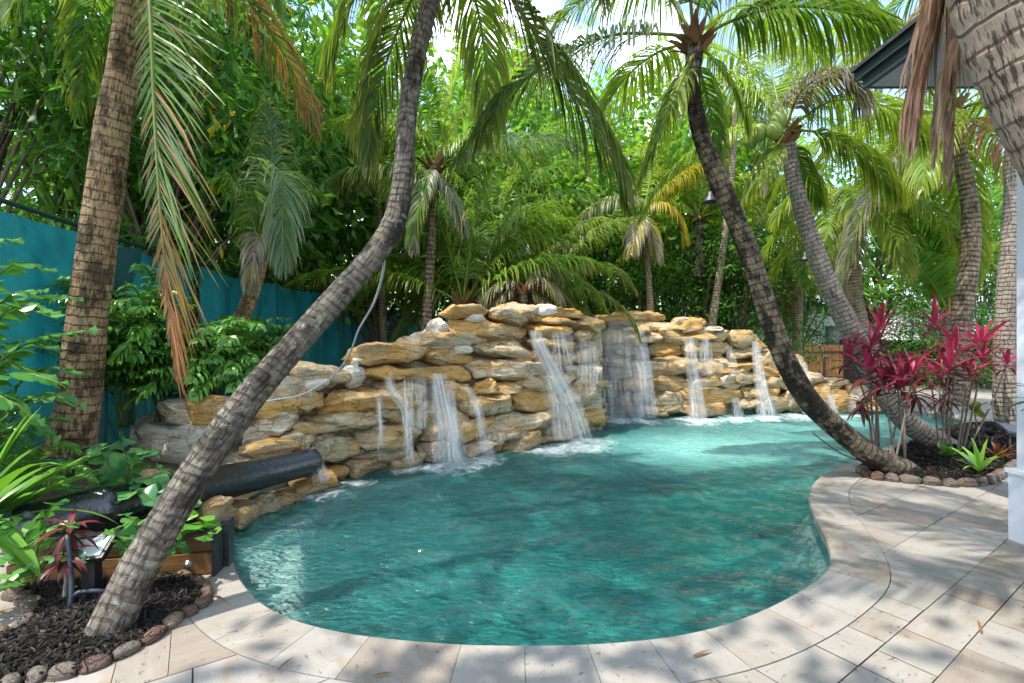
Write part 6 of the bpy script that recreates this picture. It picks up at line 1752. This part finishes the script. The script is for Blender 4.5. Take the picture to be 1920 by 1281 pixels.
board_fence('dark board fence running right from the wooden gate', gr[0] + 0.05, 21.0, 16.1, 1.5)
board_fence('dark board fence left of the wooden gate, behind the rock wall', -2.5, gl[0] - 0.05, 16.3, 1.2)
M_farw = simple('far_white_wall', (0.78, 0.79, 0.80), 0.8, 0.2, 0.05, 2, 0.1); M_pane = simple('dark_pane', (0.05, 0.07, 0.08), 0.1, 0.6, 0.2, 1, 0.0)
for lab, x0, x1, Y, h in (('white neighbouring house glimpsed through the leaves above the wooden gate', 8.5, 17.0, 23.0, 3.2), ('white neighbouring house glimpsed between the trunks behind the right rock wall', -1.0, 6.0, 25.0, 3.4), ('white neighbouring house glimpsed at the far right behind the stout palm', 19.5, 28.0, 24.0, 3.4)):
    r = thing('neighbour_house', ((x0 + x1) / 2, Y + 3, 0), lab, 'house', 'white neighbouring houses behind the trees')
    mb = MB(); mb.box(((x0 + x1) / 2, Y + 3, h / 2), (x1 - x0, 6, h)); mb.build('wall', M_farw, r, smooth=False)
    mb = MB(); mb.add([[x0 - .4, Y - .4, h], [x1 + .4, Y - .4, h], [x1 + .4, Y + 6.4, h], [x0 - .4, Y + 6.4, h], [x0 + 2.5, Y + 3, h + 1.4], [x1 - 2.5, Y + 3, h + 1.4]], [[0, 1, 5, 4], [2, 3, 4, 5], [3, 2, 1, 0]], [[1, 2, 5], [3, 0, 4]]); mb.build('roof', M_soffit, r, smooth=False)
    for k in range(3):
        cx_ = x0 + (x1 - x0) * (k + 0.5) / 3
        mb = MB(); mb.box((cx_, Y - 0.02, 1.6), (1.1, 0.06, 1.2)); w_ = mb.build('window', M_pane, r, smooth=False)
# dry leaflets dropped on the paving
for i, (px, py, a, l) in enumerate(((398, 1118, -0.6, 0.22), (1300, 1236, 0.4, 0.12), (1700, 1105, 2.0, 0.1), (1840, 1190, 0.9, 0.14), (520, 1262, 1.2, 0.1), (700, 1272, 0.2, 0.09))):
    c = G(px, py) + [0, 0, 0.012]
    mb = MB(); straps(mb, c, [a], [0.12], [l], 0.014, [0.4], [BROWN * 0.6], [BROWN * 0.9], np.random.default_rng(i), 5)
    tag(mb.build('fallen_leaflet', M_sheath, org=c), 'dry brown leaflet fallen on the pale paving round the pool', 'fallen leaf', 'dry leaflets on the paving')
# ---------------------------------------------------------------- trees behind
A_ = (T_bark, M_leaf)
DK = np.array([0.05, 0.16, 0.032]); MD = np.array([0.115, 0.28, 0.045]); LT = np.array([0.22, 0.40, 0.06])
KIND = {
    'f': dict(H=7.5, R=2.0, L=0.25, Wd=0.11, cols=(DK, MD), nclu=56, nleaf=3900, tr=0.09, droop=0.9, shape='wedge', h0=0.34, clr=0.42),
    'b': dict(H=8.5, R=2.3, L=0.32, Wd=0.07, cols=(MD * 0.8, LT * 0.9), nclu=60, nleaf=3900, tr=0.09, droop=0.9, h0=0.30, clr=0.45),
    'm': dict(H=8.0, R=2.4, L=0.23, Wd=0.13, cols=(MD * 0.75, LT), nclu=58, nleaf=3900, tr=0.15, droop=0.5, h0=0.28, clr=0.45),
    'd': dict(H=5.0, R=1.9, L=0.13, Wd=0.06, cols=(DK, MD), nclu=85, nleaf=6500, tr=0.06, droop=0.4, h0=0.05, clr=0.36),
    'l': dict(H=9.0, R=2.5, L=0.22, Wd=0.16, cols=(MD, LT * 1.15), nclu=54, nleaf=4200, tr=0.16, droop=0.5, h0=0.28, clr=0.48),
}
DESC = {'f': 'dark glossy wedge leaved tree', 'b': 'drooping narrow leaved bamboo like tree', 'm': 'mid green broadleaf tree', 'd': 'low dense dark green bushy tree', 'l': 'bright lime tree with big round leaves'}
first = {}
SPOTS = [  # x, y, kind, scale, where
    (-5.3, 7.4, 'f', 1.0, 'over the near end of the teal screen'), (-5.9, 8.0, 'b', 1.05, 'above the screen, left of the slanting palm'), (-6.7, 7.9, 'f', 1.15, 'tall behind the screen, left of the ringed palm trunk'),
    (-5.6, 10.5, 'f', 1.1, 'above the screen, behind the slanting palm'), (-7.4, 11.0, 'm', 1.15, 'behind the screen, deeper than the slanting palm'), (-6.0, 13.2, 'b', 1.1, 'above the far screen, left of the leaning grey trunk'),
    (-4.6, 16.4, 'm', 1.1, 'above the far end of the screen'), (-7.5, 15.5, 'l', 1.1, 'far behind the screen, seen over the slanting palm'), (-2.3, 13.4, 'f', 0.85, 'behind the slim banded palm'), (-1.2, 16.0, 'm', 1.15, 'behind the low palms, left of the middle'),
    (0.9, 14.6, 'l', 0.95, 'behind the white capstones in the middle'), (2.6, 16.5, 'm', 1.2, 'behind the orange capstone'), (4.3, 14.2, 'l', 1.0, 'behind the thin yellowing palm'), (5.6, 17.0, 'm', 1.2, 'behind the right rock wall'),
    (3.1, 13.0, 'd', 0.75, 'just behind the orange capstone'), (5.0, 13.2, 'd', 0.85, 'behind the slender leaning trunk'), (6.8, 13.6, 'd', 0.9, 'behind the curved dark trunk'), (7.0, 15.2, 'd', 0.95, 'left of the wooden gate'), (1.0, 12.6, 'd', 0.6, 'behind the squat palm in the middle'),
    (8.0, 17.5, 'm', 1.15, 'over the fence left of the gate'), (10.8, 18.0, 'b', 1.1, 'over the wooden gate'), (13.4, 15.0, 'd', 0.95, 'right of the wooden gate'), (14.2, 15.0, 'd', 1.0, 'behind the red leaved plants, at the dark fence'), (13.3, 17.8, 'm', 1.2, 'beyond the dark fence, behind the banded palm'),
    (16.3, 15.0, 'd', 0.95, 'behind the stout palm, at the dark fence'), (16.0, 18.0, 'l', 1.05, 'beyond the dark fence, behind the stout palm'), (18.6, 17.0, 'm', 1.0, 'far right, behind the grey trunk by the column'), (-0.2, 19.5, 'l', 1.25, 'tall, behind the far feather palm'), (9.3, 20.5, 'l', 1.2, 'tall, far behind the gate'), (10.6, 18.2, 'd', 0.9, 'over the fence just behind the gate'),
    (3.8, 20.0, 'b', 1.25, 'tall, far behind the right rock wall'), (-10.5, 13.5, 'b', 1.3, 'farthest left, tall beyond the screen'), (6.6, 15.6, 'f', 0.95, 'between the curved and the pale leaning trunks'),
    (-3.5, 12.6, 'm', 1.3, 'behind the upper leaning grey trunk'), (-0.7, 13.4, 'l', 1.0, 'right behind the slim banded palm crown'),
    (-6.9, 9.2, 'b', 1.25, 'between the ringed palm and the hanging frond, tall'), (-4.9, 12.0, 'm', 0.95, 'above the screen, right of the slanting palm'),
]
rt = np.random.default_rng(3)
for i, (x, y, k, s, wh) in enumerate(SPOTS):
    lab = DESC[k] + ' ' + wh
    if k not in first:
        kw = dict(KIND[k]); H = kw.pop('H'); R = kw.pop('R')
        first[k] = broad_tree('broadleaf_tree' if k != 'd' else 'bushy_tree', (x, y, -0.03), H, R, A_, lab, 'trees behind the pool', 200 + i, **kw)
        first[k].scale = (s, s, s)
    else:
        copy_tree(first[k], (x, y, -0.03), rt.uniform(0, 6.28), (s * rt.uniform(0.92, 1.1), s * rt.uniform(0.92, 1.1), s * rt.uniform(0.9, 1.08)), lab, 'trees behind the pool')
kw = dict(KIND['m']); kw.update(H=7.6, R=2.5, h0=0.6, nclu=40, nleaf=3000); H = kw.pop('H'); R = kw.pop('R')
broad_tree('broadleaf_tree', (-2.7, -1.2, -0.01), H, R, A_, 'mid green broadleaf tree nearest of all, its crown dappling the near paving', 'trees behind the pool', 777, lean=0.3, **kw)
kw = dict(KIND['f']); kw.update(H=8.0, R=1.9, h0=0.6, nclu=34, nleaf=2200); H = kw.pop('H'); R = kw.pop('R')
broad_tree('broadleaf_tree', (-6.9, 6.0, -0.03), H, R, A_, 'dark wedge leaved tree leaning into the upper left corner, open sky below its crown', 'trees behind the pool', 778, lean=0.2, **kw)
# the wood beyond
n = 17000
p = np.column_stack([rt.uniform(-34, 34, n), rt.uniform(27, 36, n), 10.0 * rt.random(n) ** 1.1])
keep = vnoise(p * 0.35) > -0.12 + (p[:, 2] - 6.5) * 0.09
p = p[keep]; n = len(p)
cc = DK * 1.5 + (LT - DK) * rt.random((n, 1)) * 0.8
mb = MB(); leaf_cloud(mb, p, 0.5, 0.32, cc, rt, 0.4)
tag(mb.build('far_wood', M_leaf, smooth=False), 'leafy mass of far trees behind the white houses', 'woodland', kind='stuff')
